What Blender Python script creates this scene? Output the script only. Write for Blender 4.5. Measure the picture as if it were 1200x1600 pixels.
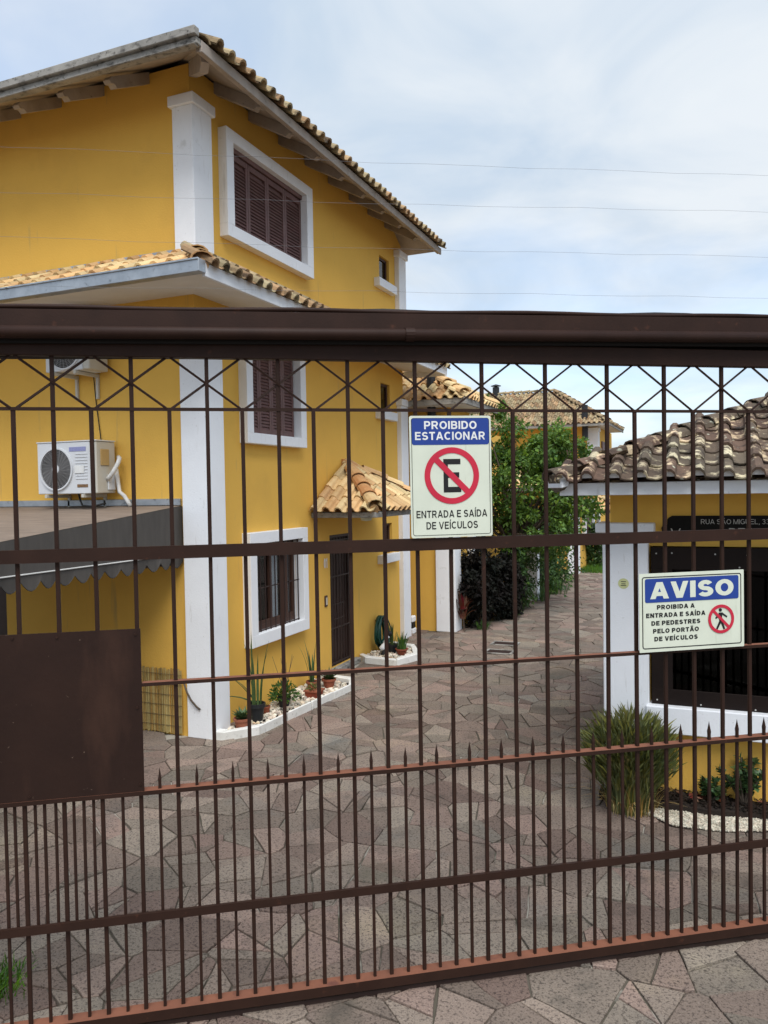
import bpy, bmesh, math, random
import numpy as np
from mathutils import Vector, Matrix
random.seed(7); RNG = np.random.default_rng(7)
for o in list(bpy.data.objects): bpy.data.objects.remove(o)
SC = bpy.context.scene; COL = SC.collection
R = math.radians

# ------------------------------------------------------------------ camera
# world: Y runs along the house fronts, X points from the house fronts towards the booth, Z up, metres
PITCH, ROLL, YAW, EYE = R(-1.60984), R(0.95677), R(22.7404), 2.8
fh = Vector((-math.sin(YAW), math.cos(YAW), 0)); rh = Vector((math.cos(YAW), math.sin(YAW), 0))
fw = fh*math.cos(PITCH) + Vector((0, 0, 1))*math.sin(PITCH)
u0 = rh.cross(fw)
cr = rh*math.cos(ROLL) - u0*math.sin(ROLL); cu = rh*math.sin(ROLL) + u0*math.cos(ROLL)
cam = bpy.data.cameras.new('camera'); camo = bpy.data.objects.new('camera', cam); COL.objects.link(camo)
m = Matrix((cr, cu, -fw)).transposed().to_4x4(); m.translation = (0, 0, EYE); camo.matrix_world = m
cam.sensor_fit = 'VERTICAL'; cam.sensor_height = 24; cam.lens = 24*1225/1600
cam.clip_start = 0.05; cam.clip_end = 2000
SC.camera = camo

# ------------------------------------------------------------------ sky, sun, exposure
SUN_EL, SUN_TO = R(58), Vector((0.55, -0.84, 0)).normalized()     # direction towards the sun, behind the viewer
wd = bpy.data.worlds.new('World'); SC.world = wd; wd.use_nodes = True
nt = wd.node_tree; N = nt.nodes; L = nt.links; N.clear()
wo = N.new('ShaderNodeOutputWorld'); bg = N.new('ShaderNodeBackground'); bg.inputs['Strength'].default_value = 0.1
sky = N.new('ShaderNodeTexSky'); sky.sky_type = 'NISHITA'; sky.sun_disc = False
sky.sun_elevation = SUN_EL; sky.sun_rotation = math.atan2(SUN_TO.x, SUN_TO.y); sky.air_density = 1.0; sky.dust_density = 1.5
tc = N.new('ShaderNodeTexCoord'); sx = N.new('ShaderNodeSeparateXYZ'); L.new(tc.outputs['Generated'], sx.inputs[0])
za = N.new('ShaderNodeMath'); za.operation = 'MAXIMUM'; za.inputs[1].default_value = 0.0; L.new(sx.outputs['Z'], za.inputs[0])
zb = N.new('ShaderNodeMath'); zb.operation = 'ADD'; zb.inputs[1].default_value = 0.22; L.new(za.outputs[0], zb.inputs[0])
dv = N.new('ShaderNodeVectorMath'); dv.operation = 'DIVIDE'; cz = N.new('ShaderNodeCombineXYZ')
for i in range(3): L.new(zb.outputs[0], cz.inputs[i])
L.new(tc.outputs['Generated'], dv.inputs[0]); L.new(cz.outputs[0], dv.inputs[1])
def cloud_noise(scale, detail, rough, dist):
    n = N.new('ShaderNodeTexNoise'); n.inputs['Scale'].default_value = scale; n.inputs['Detail'].default_value = detail
    n.inputs['Roughness'].default_value = rough; n.inputs['Distortion'].default_value = dist
    L.new(dv.outputs[0], n.inputs['Vector']); return n
n1 = cloud_noise(0.85, 6, 0.52, 0.3); n2 = cloud_noise(2.1, 5, 0.55, 0.5)
mr = N.new('ShaderNodeMapRange'); mr.inputs[1].default_value = 0.36; mr.inputs[2].default_value = 0.60
mr.inputs[3].default_value = 0.42; mr.inputs[4].default_value = 1.0; L.new(n1.outputs[0], mr.inputs[0])
cc = N.new('ShaderNodeMix'); cc.data_type = 'RGBA'
cc.inputs[6].default_value = (4.2, 5.0, 5.95, 1); cc.inputs[7].default_value = (5.8, 6.2, 6.6, 1)
mr2 = N.new('ShaderNodeMapRange'); mr2.inputs[1].default_value = 0.38; mr2.inputs[2].default_value = 0.66; L.new(n2.outputs[0], mr2.inputs[0])
L.new(mr2.outputs[0], cc.inputs[0])
# blue between the clouds
bl = N.new('ShaderNodeMix'); bl.data_type = 'RGBA'; bl.blend_type = 'MULTIPLY'; bl.inputs[0].default_value = 1.0
bl.inputs[7].default_value = (1.9, 1.9, 1.9, 1); L.new(sky.outputs[0], bl.inputs[6])
mx = N.new('ShaderNodeMix'); mx.data_type = 'RGBA'; L.new(mr.outputs[0], mx.inputs[0]); L.new(bl.outputs[2], mx.inputs[6]); L.new(cc.outputs[2], mx.inputs[7])
L.new(mx.outputs[2], bg.inputs['Color']); L.new(bg.outputs[0], wo.inputs['Surface'])

sl = bpy.data.lights.new('sun', 'SUN'); sl.energy = 2.2; sl.angle = R(40); sl.color = (1.0, 0.975, 0.94)
so = bpy.data.objects.new('sun', sl); COL.objects.link(so)
sd = Vector((SUN_TO.x*math.cos(SUN_EL), SUN_TO.y*math.cos(SUN_EL), math.sin(SUN_EL)))
so.rotation_euler = sd.to_track_quat('Z', 'Y').to_euler(); so.location = (0, -5, 12)
SC.view_settings.view_transform = 'Standard'; SC.view_settings.look = 'None'
SC.view_settings.exposure = 0.52; SC.view_settings.gamma = 1.0; SC.view_settings.use_curve_mapping = False
SC.render.resolution_x = 768; SC.render.resolution_y = 1024

# ------------------------------------------------------------------ materials
MATS = {}
def mat(name, c1, c2=None, scale=3.0, rough=0.8, bump=0.0, bscale=60.0, spots=(), rnd=0.0, stretch=(1, 1, 1), spec=0.3, metallic=0.0, detail=5, trans=0.0):
    """noise blend of c1/c2 in world space, optional spots [(colour, scale, lo, hi, stretch)], per-piece brightness change rnd"""
    m = bpy.data.materials.new(name); m.use_nodes = True; t = m.node_tree; N = t.nodes; L = t.links
    b = N['Principled BSDF']; b.inputs['Roughness'].default_value = rough; b.inputs['Metallic'].default_value = metallic
    b.inputs['Specular IOR Level'].default_value = spec
    geo = N.new('ShaderNodeNewGeometry')
    def noise(sc, st=(1, 1, 1), det=5, ro=0.6):
        v = geo.outputs['Position']
        mp = N.new('ShaderNodeVectorMath'); mp.operation = 'MULTIPLY'; mp.inputs[1].default_value = st; L.new(v, mp.inputs[0])
        n = N.new('ShaderNodeTexNoise'); n.inputs['Scale'].default_value = sc; n.inputs['Detail'].default_value = det; n.inputs['Roughness'].default_value = ro
        L.new(mp.outputs[0], n.inputs['Vector']); return n.outputs[0]
    def mixc(fac, a, bcol, mode='MIX'):
        x = N.new('ShaderNodeMix'); x.data_type = 'RGBA'; x.blend_type = mode
        for s, v in ((0, fac), (6, a), (7, bcol)):
            if hasattr(v, 'is_linked') or hasattr(v, 'links'): L.new(v, x.inputs[s])
            else: x.inputs[s].default_value = v if s == 0 else (*v, 1)
        return x.outputs[2]
    def ramp(v, lo, hi):
        r = N.new('ShaderNodeMapRange'); r.inputs[1].default_value = lo; r.inputs[2].default_value = hi; L.new(v, r.inputs[0]); return r.outputs[0]
    if c2 is None: c2 = tuple(x*0.86 for x in c1)
    col = mixc(ramp(noise(scale, stretch, detail), 0.32, 0.68), c1, c2)
    for sp in spots:
        cs, ss, lo, hi = sp[:4]; st = sp[4] if len(sp) > 4 else (1, 1, 1)
        col = mixc(ramp(noise(ss, st), lo, hi), col, cs)
    if rnd:
        oi = N.new('ShaderNodeObjectInfo'); ad = N.new('ShaderNodeMath'); ad.operation = 'ADD'
        L.new(oi.outputs['Random'], ad.inputs[0]); L.new(geo.outputs['Random Per Island'], ad.inputs[1])
        fr = N.new('ShaderNodeMath'); fr.operation = 'FRACT'; L.new(ad.outputs[0], fr.inputs[0])
        r = N.new('ShaderNodeMapRange'); r.inputs[3].default_value = 1-rnd; r.inputs[4].default_value = 1+rnd; L.new(fr.outputs[0], r.inputs[0])
        hs = N.new('ShaderNodeHueSaturation'); L.new(r.outputs[0], hs.inputs['Value']); L.new(col, hs.inputs['Color'])
        f2 = N.new('ShaderNodeMath'); f2.operation = 'MULTIPLY'; f2.inputs[1].default_value = 7.31; L.new(fr.outputs[0], f2.inputs[0])
        f3 = N.new('ShaderNodeMath'); f3.operation = 'FRACT'; L.new(f2.outputs[0], f3.inputs[0])
        r2 = N.new('ShaderNodeMapRange'); r2.inputs[3].default_value = 0.5-rnd*0.07; r2.inputs[4].default_value = 0.5+rnd*0.07; L.new(f3.outputs[0], r2.inputs[0]); L.new(r2.outputs[0], hs.inputs['Hue'])
        r3 = N.new('ShaderNodeMapRange'); r3.inputs[3].default_value = 1+rnd*0.5; r3.inputs[4].default_value = 1-rnd*0.5; L.new(f3.outputs[0], r3.inputs[0]); L.new(r3.outputs[0], hs.inputs['Saturation'])
        col = hs.outputs[0]
    L.new(col, b.inputs['Base Color'])
    if bump:
        bn = N.new('ShaderNodeBump'); bn.inputs['Strength'].default_value = bump; bn.inputs['Distance'].default_value = 0.01
        L.new(noise(bscale), bn.inputs['Height']); L.new(bn.outputs[0], b.inputs['Normal'])
    if trans:
        tr = N.new('ShaderNodeBsdfTranslucent'); L.new(col, tr.inputs['Color'])
        ms = N.new('ShaderNodeMixShader'); ms.inputs[0].default_value = trans
        L.new(b.outputs[0], ms.inputs[1]); L.new(tr.outputs[0], ms.inputs[2]); L.new(ms.outputs[0], N['Material Output'].inputs['Surface'])
    MATS[name] = m; return m

mat('yellow_wall', (.79, .475, .095), (.74, .44, .088), 1.1, .88, .35, 45, spots=[((.66, .39, .085), .8, .55, .8), ((.50, .33, .12), 2.2, .64, .80, (4, 4, .35)), ((.36, .25, .11), 28, .72, .82)], spec=.2)
mat('white_paint', (.84, .865, .89), (.79, .81, .835), 2.2, .75, .25, 60, spots=[((.50, .49, .46), 5, .62, .86, (4, 4, .5)), ((.38, .37, .34), 30, .66, .80), ((.42, .42, .38), 1.7, .66, .80)], spec=.25)
mat('white_kerb', (.78, .78, .75), (.66, .66, .62), 5, .85, .3, 70, spots=[((.36, .35, .31), 14, .60, .78)])
mat('soffit_white', (.78, .77, .73), (.70, .69, .65), 2, .85)
mat('gate_brown', (.033, .0155, .0105), (.024, .0115, .008), 5, .55, .08, 90, spots=[((.075, .030, .018), 18, .64, .78)], spec=.16)
mat('sheet_brown', (.028, .0135, .0095), (.020, .010, .0075), 2.2, .5, .10, 25, spots=[((.050, .024, .016), 1.6, .55, .75, (2, 2, .5)), ((.13, .09, .065), 26, .705, .725)], spec=.18)
mat('gate_faded', (.225, .088, .050), (.165, .066, .039), 6, .75, .1, 90, spots=[((.13, .05, .035), 7, .60, .70), ((.75, .72, .68), 45, .80, .84)])
mat('grime_shade_black', (.012, .010, .009), None, 4, .8)  # grimy dark paint, with the shadow under the beam mixed into the colour
mat('tile_cream', (.70, .51, .27), (.58, .40, .19), 7, .85, .3, 80, spots=[((.33, .21, .10), 11, .60, .74), ((.05, .045, .035), 4.2, .68, .78)], rnd=.24)
mat('tile_clay', (.46, .25, .11), (.52, .34, .16), 7, .85, .3, 80, spots=[((.12, .09, .06), 5, .60, .76)], rnd=.22)
mat('tile_weathered', (.140, .098, .068), (.078, .056, .041), 9, .92, .5, 70, spots=[((.55, .45, .29), 7, .54, .62), ((.46, .47, .36), 15, .63, .72), ((.022, .019, .017), 6, .58, .70)], rnd=.26)
mat('tile_aged', (.40, .30, .17), (.25, .18, .10), 6, .9, .4, 80, spots=[((.045, .038, .03), 6, .54, .70)], rnd=.28)
mat('old_wood', (.42, .365, .315), (.30, .26, .22), 4, .85, .2, 60, spots=[((.07, .06, .05), 14, .64, .78)])
mat('old_concrete', (.36, .345, .31), (.24, .23, .21), 4, .9, .3, 70, spots=[((.07, .065, .058), 8, .52, .72, (1, 1, 2)), ((.05, .045, .04), 30, .60, .70)])
mat('galvanised', (.42, .45, .48), (.30, .33, .36), 7, .42, .25, 14, spots=[((.16, .17, .18), 9, .60, .70), ((.62, .66, .70), 6, .66, .74)], spec=.5, metallic=.55)
mat('shutter_brown', (.165, .088, .080), (.125, .068, .062), 6, .55, rnd=.06)
mat('wood_brown', (.085, .040, .026), (.055, .026, .018), 5, .5, .1, 40, stretch=(6, 6, .6))
mat('door_brown', (.060, .033, .026), (.042, .024, .019), 5, .5, .1, 40, stretch=(6, 6, .6))
mat('iron_dark', (.040, .024, .020), None, 6, .5)
mat('stone', (.268, .210, .168), (.208, .165, .134), 1.7, .9, .9, 70, rnd=.27, spec=.2,
    spots=[((.330, .262, .185), .8, .56, .72), ((.175, .164, .146), 1.1, .56, .72), ((.095, .074, .062), 52, .53, .63), ((.105, .082, .068), 105, .55, .65), ((.36, .30, .25), 80, .62, .72), ((.080, .082, .055), .7, .58, .80), ((.105, .090, .074), 2.3, .58, .76)])
mat('joint_soil', (.125, .105, .085), (.085, .080, .058), 1.6, .95, .3, 60, spots=[((.38, .36, .31), 1.1, .52, .58), ((.05, .07, .022), 2.3, .62, .74)])
mat('far_ground', (.19, .155, .13), (.12, .10, .085), 3, .9)
mat('fabric_side', (.088, .080, .072), (.070, .064, .058), 5, .85, stretch=(3, 3, .6))
mat('fabric_top', (.25, .195, .150), (.175, .135, .105), 2.5, .9, .1, 50, stretch=(1, 6, 1))
mat('piping_white', (.62, .62, .60), None, 6, .7)
mat('ac_white', (.66, .68, .70), (.61, .63, .65), 3, .5, spots=[((.42, .38, .30), 9, .70, .86)])
mat('ac_side', (.56, .54, .47), (.50, .48, .42), 3, .55)
mat('ac_dark', (.035, .033, .032), None, 4, .6)
mat('ac_wire', (.30, .30, .30), None, 4, .5)
mat('ac_tan', (.50, .34, .14), None, 8, .6)
mat('label_violet', (.23, .24, .46), (.30, .32, .52), 60, .5)
mat('label_brown', (.28, .16, .07), (.12, .07, .04), 70, .5)
mat('pipe_wrap', (.72, .72, .70), (.55, .55, .53), 22, .6, .6, 50)
mat('black_rubber', (.014, .014, .014), None, 4, .6)
mat('sign_cream', (.66, .70, .58), (.60, .64, .53), 5, .5, spots=[((.50, .53, .42), 12, .60, .8, (3, 3, .4)), ((.30, .30, .24), 60, .76, .82)])
mat('sign_white', (.78, .79, .77), None, 8, .5)
mat('sign_blue', (.020, .055, .27), (.018, .048, .24), 5, .42)
mat('sign_red', (.56, .025, .055), (.50, .022, .05), 5, .45)
mat('sign_black', (.014, .014, .015), None, 5, .5)
mat('board_black', (.008, .007, .007), (.011, .010, .009), 5, .6, spec=.1)
mat('letter_silver', (.50, .49, .46), None, 5, .45)
mat('sticker_yellow', (.66, .68, .34), None, 20, .6)
mat('booth_frame', (.017, .011, .009), (.013, .009, .008), 6, .55, spec=.12)
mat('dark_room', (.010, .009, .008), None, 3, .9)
mat('curtain', (.82, .83, .84), (.72, .73, .74), 8, .9, stretch=(14, 14, .3))
mat('bamboo', (.46, .33, .12), (.30, .21, .075), 9, .8, rnd=.30, stretch=(1, 1, .3))
mat('terracotta', (.30, .085, .045), (.24, .07, .04), 9, .8, rnd=.1)
mat('pot_black', (.022, .024, .026), None, 5, .5)
mat('soil', (.016, .012, .010), (.034, .024, .018), 22, .95, .8, 40)
mat('mulch', (.013, .010, .008), (.030, .020, .014), 30, .95, rnd=.4)
mat('pebble_white', (.68, .64, .56), (.54, .46, .35), 9, .7, rnd=.38, spots=[((.48, .34, .17), 3.2, .55, .68)])
mat('gravel_white', (.60, .56, .46), (.44, .40, .31), 12, .8, rnd=.36)
mat('leaf_tree', (.165, .275, .050), (.095, .190, .040), 1.2, .55, rnd=.30, trans=.30)
mat('leaf_dark', (.075, .145, .040), (.048, .100, .032), 1.5, .5, rnd=.38, trans=.18)
mat('leaf_purple', (.013, .009, .0095), (.010, .013, .009), 2.0, .6, rnd=.5, spec=.12)
mat('leaf_red', (.16, .035, .030), (.07, .055, .02), 5, .5, rnd=.4)
mat('leaf_blade', (.17, .175, .055), (.10, .130, .042), 3, .5, rnd=.42, trans=.2, spots=[((.24, .19, .085), 7, .58, .72)])
mat('leaf_snake', (.040, .082, .030), (.075, .115, .040), 14, .5, rnd=.25, stretch=(1, 1, 3))
mat('leaf_jade', (.042, .088, .032), (.062, .112, .040), 6, .35, rnd=.3)
mat('leaf_herb', (.07, .15, .030), (.05, .11, .025), 6, .5, rnd=.35, trans=.25)
mat('grass', (.10, .22, .030), (.065, .16, .024), 3, .6, rnd=.35, trans=.3)
mat('bark', (.12, .09, .065), (.07, .055, .042), 9, .9, .4, 30)
mat('hose_green', (.006, .060, .046), (.005, .040, .032), 9, .35)
mat('wire_grey', (.20, .20, .21), None, 5, .5)
mat('chimney_black', (.022, .024, .028), None, 5, .5)
def glass(name, tint, refl=.045):
    m = bpy.data.materials.new(name); m.use_nodes = True; N = m.node_tree.nodes; L = m.node_tree.links; N.remove(N['Principled BSDF'])
    tr = N.new('ShaderNodeBsdfTransparent'); tr.inputs[0].default_value = (*tint, 1)
    gl = N.new('ShaderNodeBsdfGlossy'); gl.inputs['Roughness'].default_value = .03
    lw = N.new('ShaderNodeLayerWeight'); pw = N.new('ShaderNodeMath'); pw.operation = 'POWER'; pw.inputs[1].default_value = 4.0; L.new(lw.outputs['Facing'], pw.inputs[0])
    fr = N.new('ShaderNodeMath'); fr.operation = 'MULTIPLY_ADD'; fr.inputs[1].default_value = refl*8; fr.inputs[2].default_value = refl; L.new(pw.outputs[0], fr.inputs[0])
    mx = N.new('ShaderNodeMixShader'); L.new(fr.outputs[0], mx.inputs[0]); L.new(tr.outputs[0], mx.inputs[1]); L.new(gl.outputs[0], mx.inputs[2])
    L.new(mx.outputs[0], N['Material Output'].inputs['Surface']); MATS[name] = m
glass('pane_glass', (.75, .78, .80)); glass('tinted_glass', (.16, .16, .165), .012)

# ------------------------------------------------------------------ building helpers
V = Vector
class MB:
    def __init__(s): s.v = []; s.f = []; s.mi = []
    def add(s, vs, fs, mi=0):
        n = len(s.v); s.v += [tuple(p) for p in vs]; s.f += [tuple(i+n for i in f) for f in fs]; s.mi += [mi]*len(fs); return s
    def obox(s, o, a, b, c, mi=0, top=None):
        o, a, b, c = V(o), V(a), V(b), V(c)
        if a.cross(b).dot(c) < 0: a, b = b, a
        p = [o, o+a, o+a+b, o+b, o+c, o+a+c, o+a+b+c, o+b+c]
        F = [(0, 3, 2, 1), (4, 5, 6, 7), (0, 1, 5, 4), (1, 2, 6, 5), (2, 3, 7, 6), (3, 0, 4, 7)]
        n = len(s.v); s.v += [tuple(q) for q in p]; s.f += [tuple(i+n for i in f) for f in F]
        s.mi += [mi, mi if top is None else top, mi, mi, mi, mi]; return s
    def box(s, x0, x1, y0, y1, z0, z1, mi=0, top=None):
        return s.obox((x0, y0, z0), (x1-x0, 0, 0), (0, y1-y0, 0), (0, 0, z1-z0), mi, top)
    def tube(s, pts, r, n=8, cap=True, mi=0):
        pts = [V(p) for p in pts]; rs = r if isinstance(r, (list, tuple)) else [r]*len(pts); b = len(s.v); prev = None
        for i, p in enumerate(pts):
            t = (pts[min(i+1, len(pts)-1)] - pts[max(i-1, 0)]).normalized()
            if prev is None: a = t.orthogonal().normalized()
            else: a = (prev - t*prev.dot(t)).normalized()
            prev = a; c = t.cross(a)
            for k in range(n):
                an = 2*math.pi*k/n; s.v.append(tuple(p + (a*math.cos(an)+c*math.sin(an))*rs[i]))
        for i in range(len(pts)-1):
            for k in range(n):
                k2 = (k+1) % n; s.f.append((b+i*n+k, b+i*n+k2, b+(i+1)*n+k2, b+(i+1)*n+k)); s.mi.append(mi)
        if cap:
            s.f.append(tuple(b+k for k in range(n))[::-1]); s.f.append(tuple(b+(len(pts)-1)*n+k for k in range(n))); s.mi += [mi, mi]
        return s
    def lathe(s, c, prof, n=16, mi=0):
        c = V(c); b = len(s.v)
        for r, z in prof:
            for k in range(n):
                an = 2*math.pi*k/n; s.v.append((c.x+r*math.cos(an), c.y+r*math.sin(an), c.z+z))
        for i in range(len(prof)-1):
            for k in range(n):
                k2 = (k+1) % n; s.f.append((b+i*n+k, b+i*n+k2, b+(i+1)*n+k2, b+(i+1)*n+k)); s.mi.append(mi)
        s.f.append(tuple(b+k for k in range(n))[::-1]); s.f.append(tuple(b+(len(prof)-1)*n+k for k in range(n))); s.mi += [mi, mi]
        return s
    def prism(s, poly, d, mi=0):
        """extrude a planar polygon (3D points) by vector d"""
        d = V(d); n = len(poly); b = len(s.v)
        s.v += [tuple(V(p)) for p in poly] + [tuple(V(p)+d) for p in poly]
        s.f += [tuple(b+i for i in range(n))[::-1], tuple(b+n+i for i in range(n))]
        s.f += [(b+i, b+(i+1) % n, b+n+(i+1) % n, b+n+i) for i in range(n)]; s.mi += [mi]*(n+2); return s
    def quad(s, a, b, c, d, mi=0): return s.add([a, b, c, d], [(0, 1, 2, 3)], mi)
    def mesh(s, name, mats, bevel=0, smooth=False):
        me = bpy.data.meshes.new(name); me.from_pydata(s.v, [], s.f)
        for m in (mats if isinstance(mats, (list, tuple)) else [mats]): me.materials.append(MATS[m])
        if any(s.mi): me.polygons.foreach_set('material_index', s.mi)
        bm = bmesh.new(); bm.from_mesh(me)
        bmesh.ops.recalc_face_normals(bm, faces=bm.faces)
        if bevel: bmesh.ops.bevel(bm, geom=[e for e in bm.edges if len(e.link_faces) == 2 and e.calc_face_angle(0) > .5], offset=bevel, segments=1, affect='EDGES', clamp_overlap=True)
        bm.to_mesh(me); bm.free()
        if smooth: me.polygons.foreach_set('use_smooth', [True]*len(me.polygons))
        me.update(); return me
    def build(s, name, mats, parent=None, bevel=0, smooth=False):
        return link(name, s.mesh(name, mats, bevel, smooth), parent)
def link(name, data, parent=None, matrix=None):
    o = bpy.data.objects.new(name, data); COL.objects.link(o)
    if matrix is not None: o.matrix_world = matrix
    if parent is not None:
        o.parent = parent
        if parent.get('_base') is not None: o.matrix_parent_inverse = Matrix.Translation(-V(parent.location))
    return o
def tag(o, label, cat=None, group=None, kind=None):
    if label: o['label'] = label
    if cat: o['category'] = cat
    if group: o['group'] = group
    if kind: o['kind'] = kind
    return o
ROOTS = []
def thing(name, loc, label, cat, group=None):
    o = bpy.data.objects.new(name, None); COL.objects.link(o); o.location = loc; o.empty_display_size = .2; o['_base'] = 1; ROOTS.append(o)
    return tag(o, label, cat, group)
def leafmesh(mb_pts, dirs, ups, ln, wd, mb, fold=.25, droop=.0):
    """kite shaped leaves: base point, direction, up vector, length, width"""
    P, D, U = np.asarray(mb_pts), np.asarray(dirs), np.asarray(ups)
    D = D/np.linalg.norm(D, axis=1)[:, None]; S = np.cross(D, U); S /= (np.linalg.norm(S, axis=1)[:, None]+1e-9); Nn = np.cross(S, D)
    ln = np.asarray(ln)[:, None]; wd = np.asarray(wd)[:, None]
    a = P; b = P+D*ln*.45+S*wd*.5+Nn*wd*fold; c = P+D*ln-Nn*ln*droop; d = P+D*ln*.45-S*wd*.5+Nn*wd*fold
    n0 = len(mb.v); vs = np.stack([a, b, c, d], 1).reshape(-1, 3); mb.v += [tuple(x) for x in vs.tolist()]
    k = len(P)
    for i in range(k):
        q = n0+4*i; mb.f += [(q, q+1, q+2), (q, q+2, q+3)]
    mb.mi += [0]*(2*k)
def rdir(n):
    x = RNG.normal(size=(n, 3)); return x/np.linalg.norm(x, axis=1)[:, None]
def blades(mb, base, n, length, width, spread, lean=.5, segs=4, upbias=1.0):
    """arching strap leaves growing from a base disc"""
    bx, by, bz = base
    for i in range(n):
        an = random.uniform(0, 2*math.pi); rr = spread*math.sqrt(random.random()); p = V((bx+rr*math.cos(an), by+rr*math.sin(an), bz))
        L_ = length*random.uniform(.6, 1.08); w = width*random.uniform(.7, 1.2); a2 = an+random.uniform(-.7, .7)
        le = lean*random.uniform(.15, 1.15)*(.35+.65*rr/max(spread, 1e-6)); out = V((math.cos(a2), math.sin(a2), 0)); side = V((-out.y, out.x, 0))
        b = len(mb.v)
        for k in range(segs+1):
            t = k/segs; bend = le*t*t
            c = p + V((0, 0, 1))*(L_*t*(1-.35*bend)*upbias) + out*(L_*(bend*.75+.12*le*t)); ww = w*(1-t)**.6*(.55+.45*min(1, t*4)) if k < segs else .001
            mb.v += [tuple(c-side*ww*.5), tuple(c+out*(-ww*.12)), tuple(c+side*ww*.5)]
        for k in range(segs):
            q = b+3*k; mb.f += [(q, q+1, q+4, q+3), (q+1, q+2, q+5, q+4)]; mb.mi += [0, 0]

# ------------------------------------------------------------------ roof tiles
def tile_mesh(name, m, w=.205, ln=.41, r=.064, hf=1.12, lip=.020):
    xs = []
    for k in range(6):
        a = math.pi*(1-k/5); xs.append((r+r*math.cos(a), r*hf*math.sin(a)))
    xs += [(w*.72, -.012), (w*.88, -.012), (w*1.06, .006)]
    mb = MB(); n = len(xs); th = .013
    for (y, zoff, sc) in ((0, lip, 1.0), (ln, 0, .88)):
        for x, z in xs: mb.v.append((x if x > 2*r else r+(x-r)*sc, y, z*sc+zoff))
    for x, z in xs: mb.v.append((x if x > 2*r else r+(x-r)*.85, 0, z*.85+lip-th))
    for x, z in xs: mb.v.append((x if x > 2*r else r+(x-r)*.75, ln, z*.75-th))
    for i in range(n-1):
        mb.f += [(i, i+1, n+i+1, n+i), (i+1, i, 2*n+i, 2*n+i+1), (2*n+i, 3*n+i, 3*n+i+1, 2*n+i+1)]; mb.mi += [0]*3
    return mb.mesh(name, m)
def cap_mesh(name, m, r=.118, ln=.44):
    mb = MB(); n = 7
    for (y, rr, zo) in ((0, r, .02), (ln, r*.82, -.01), (0, r-.016, .02), (ln, r*.82-.016, -.01)):
        for k in range(n):
            a = math.pi*k/(n-1); mb.v.append((rr*math.cos(a), y, rr*.75*math.sin(a)+zo))
    for i in range(n-1): mb.f += [(i, i+1, n+i+1, n+i), (i+1, i, 2*n+i, 2*n+i+1), (2*n+i, 3*n+i, 3*n+i+1, 2*n+i+1)]
    mb.mi = [0]*len(mb.f)
    return mb.mesh(name, m)
TILE_ = None
TILE = {k: (tile_mesh('roof_tile', k), cap_mesh('ridge_tile', k)) for k in ('tile_cream', 'tile_weathered', 'tile_aged', 'tile_clay')}
TILE['tile_weathered'] = (tile_mesh('roof_tile', 'tile_weathered', .212, .41, .056, 1.28, .024), TILE['tile_weathered'][1])
_pm = MB(); _pm.prism([(.056+.047*math.cos(math.pi*k/8), .035, .062*math.sin(math.pi*k/8)+.015) for k in range(9)], (0, .02, 0)); PLUG = _pm.mesh('mortar_plug', 'white_paint')
def inside(poly, p):
    r = False; n = len(poly)
    for i in range(n):
        (x1, y1), (x2, y2) = poly[i], poly[(i+1) % n]
        if (y1 > p[1]) != (y2 > p[1]) and p[0] < (x2-x1)*(p[1]-y1)/(y2-y1)+x1: r = not r
    return r
def tile_plane(parent, kind, O, e, s, poly, rows=(0, 99), pitch=.205, row=.345, joined=None, lift=.03, jit=.006, edge=.08, plug=False):
    """lay tiles on a roof plane: O eave corner, e along the eave, s up the slope, poly region in (along, up) coordinates"""
    O, e, s = V(O), V(e).normalized(), V(s).normalized(); n = e.cross(s)
    if n.z < 0: n = -n
    # right-handed frame: x = s cross n
    ex = s.cross(n); flip = ex.dot(e) < 0
    amax = max(p[0] for p in poly); amin = min(p[0] for p in poly); umax = max(p[1] for p in poly); c = 0
    for i in range(int((amax-amin)/pitch)+1):
        for j in range(rows[0], min(rows[1], int(umax/row)+2)):
            a = amin+i*pitch; u = j*row
            if not inside(poly, (a+pitch*.5, max(u+row*edge, .01))): continue
            x0 = a if not flip else a+pitch
            p = O+e*(x0+random.uniform(-jit, jit))+s*(u-.05+random.uniform(-.012, .012))+n*(lift+random.uniform(-.004, .006))
            M = Matrix((ex, s, n)).transposed().to_4x4() @ Matrix.Rotation(random.uniform(-.02, .02), 4, 'Z'); M.translation = p
            if joined is not None:
                me = TILE[kind][0]; joined.add([M @ v.co for v in me.vertices], [tuple(f.vertices) for f in me.polygons])
            else:
                link('roof_tile', TILE[kind][0], parent, M)
                if plug and j == 0: link('mortar_plug', PLUG, parent, M)
            c += 1
    return c
def ridge_caps(parent, kind, p0, p1, joined=None, step=.36, zl=.05):
    p0, p1 = V(p0), V(p1); d = (p1-p0); n = max(1, int(d.length/step)); s = d.normalized()
    x = s.cross(V((0, 0, 1))).normalized(); z = x.cross(s)
    for i in range(n):
        M = Matrix((x, s, z)).transposed().to_4x4() @ Matrix.Rotation(random.uniform(-.04, .04), 4, 'Z'); M.translation = p0+s*(i*step)+z*(zl+random.uniform(-.005, .008))
        if joined is not None:
            me = TILE[kind][1]; joined.add([M @ v.co for v in me.vertices], [tuple(f.vertices) for f in me.polygons])
        else: link('ridge_tile', TILE[kind][1], parent, M)

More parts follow.
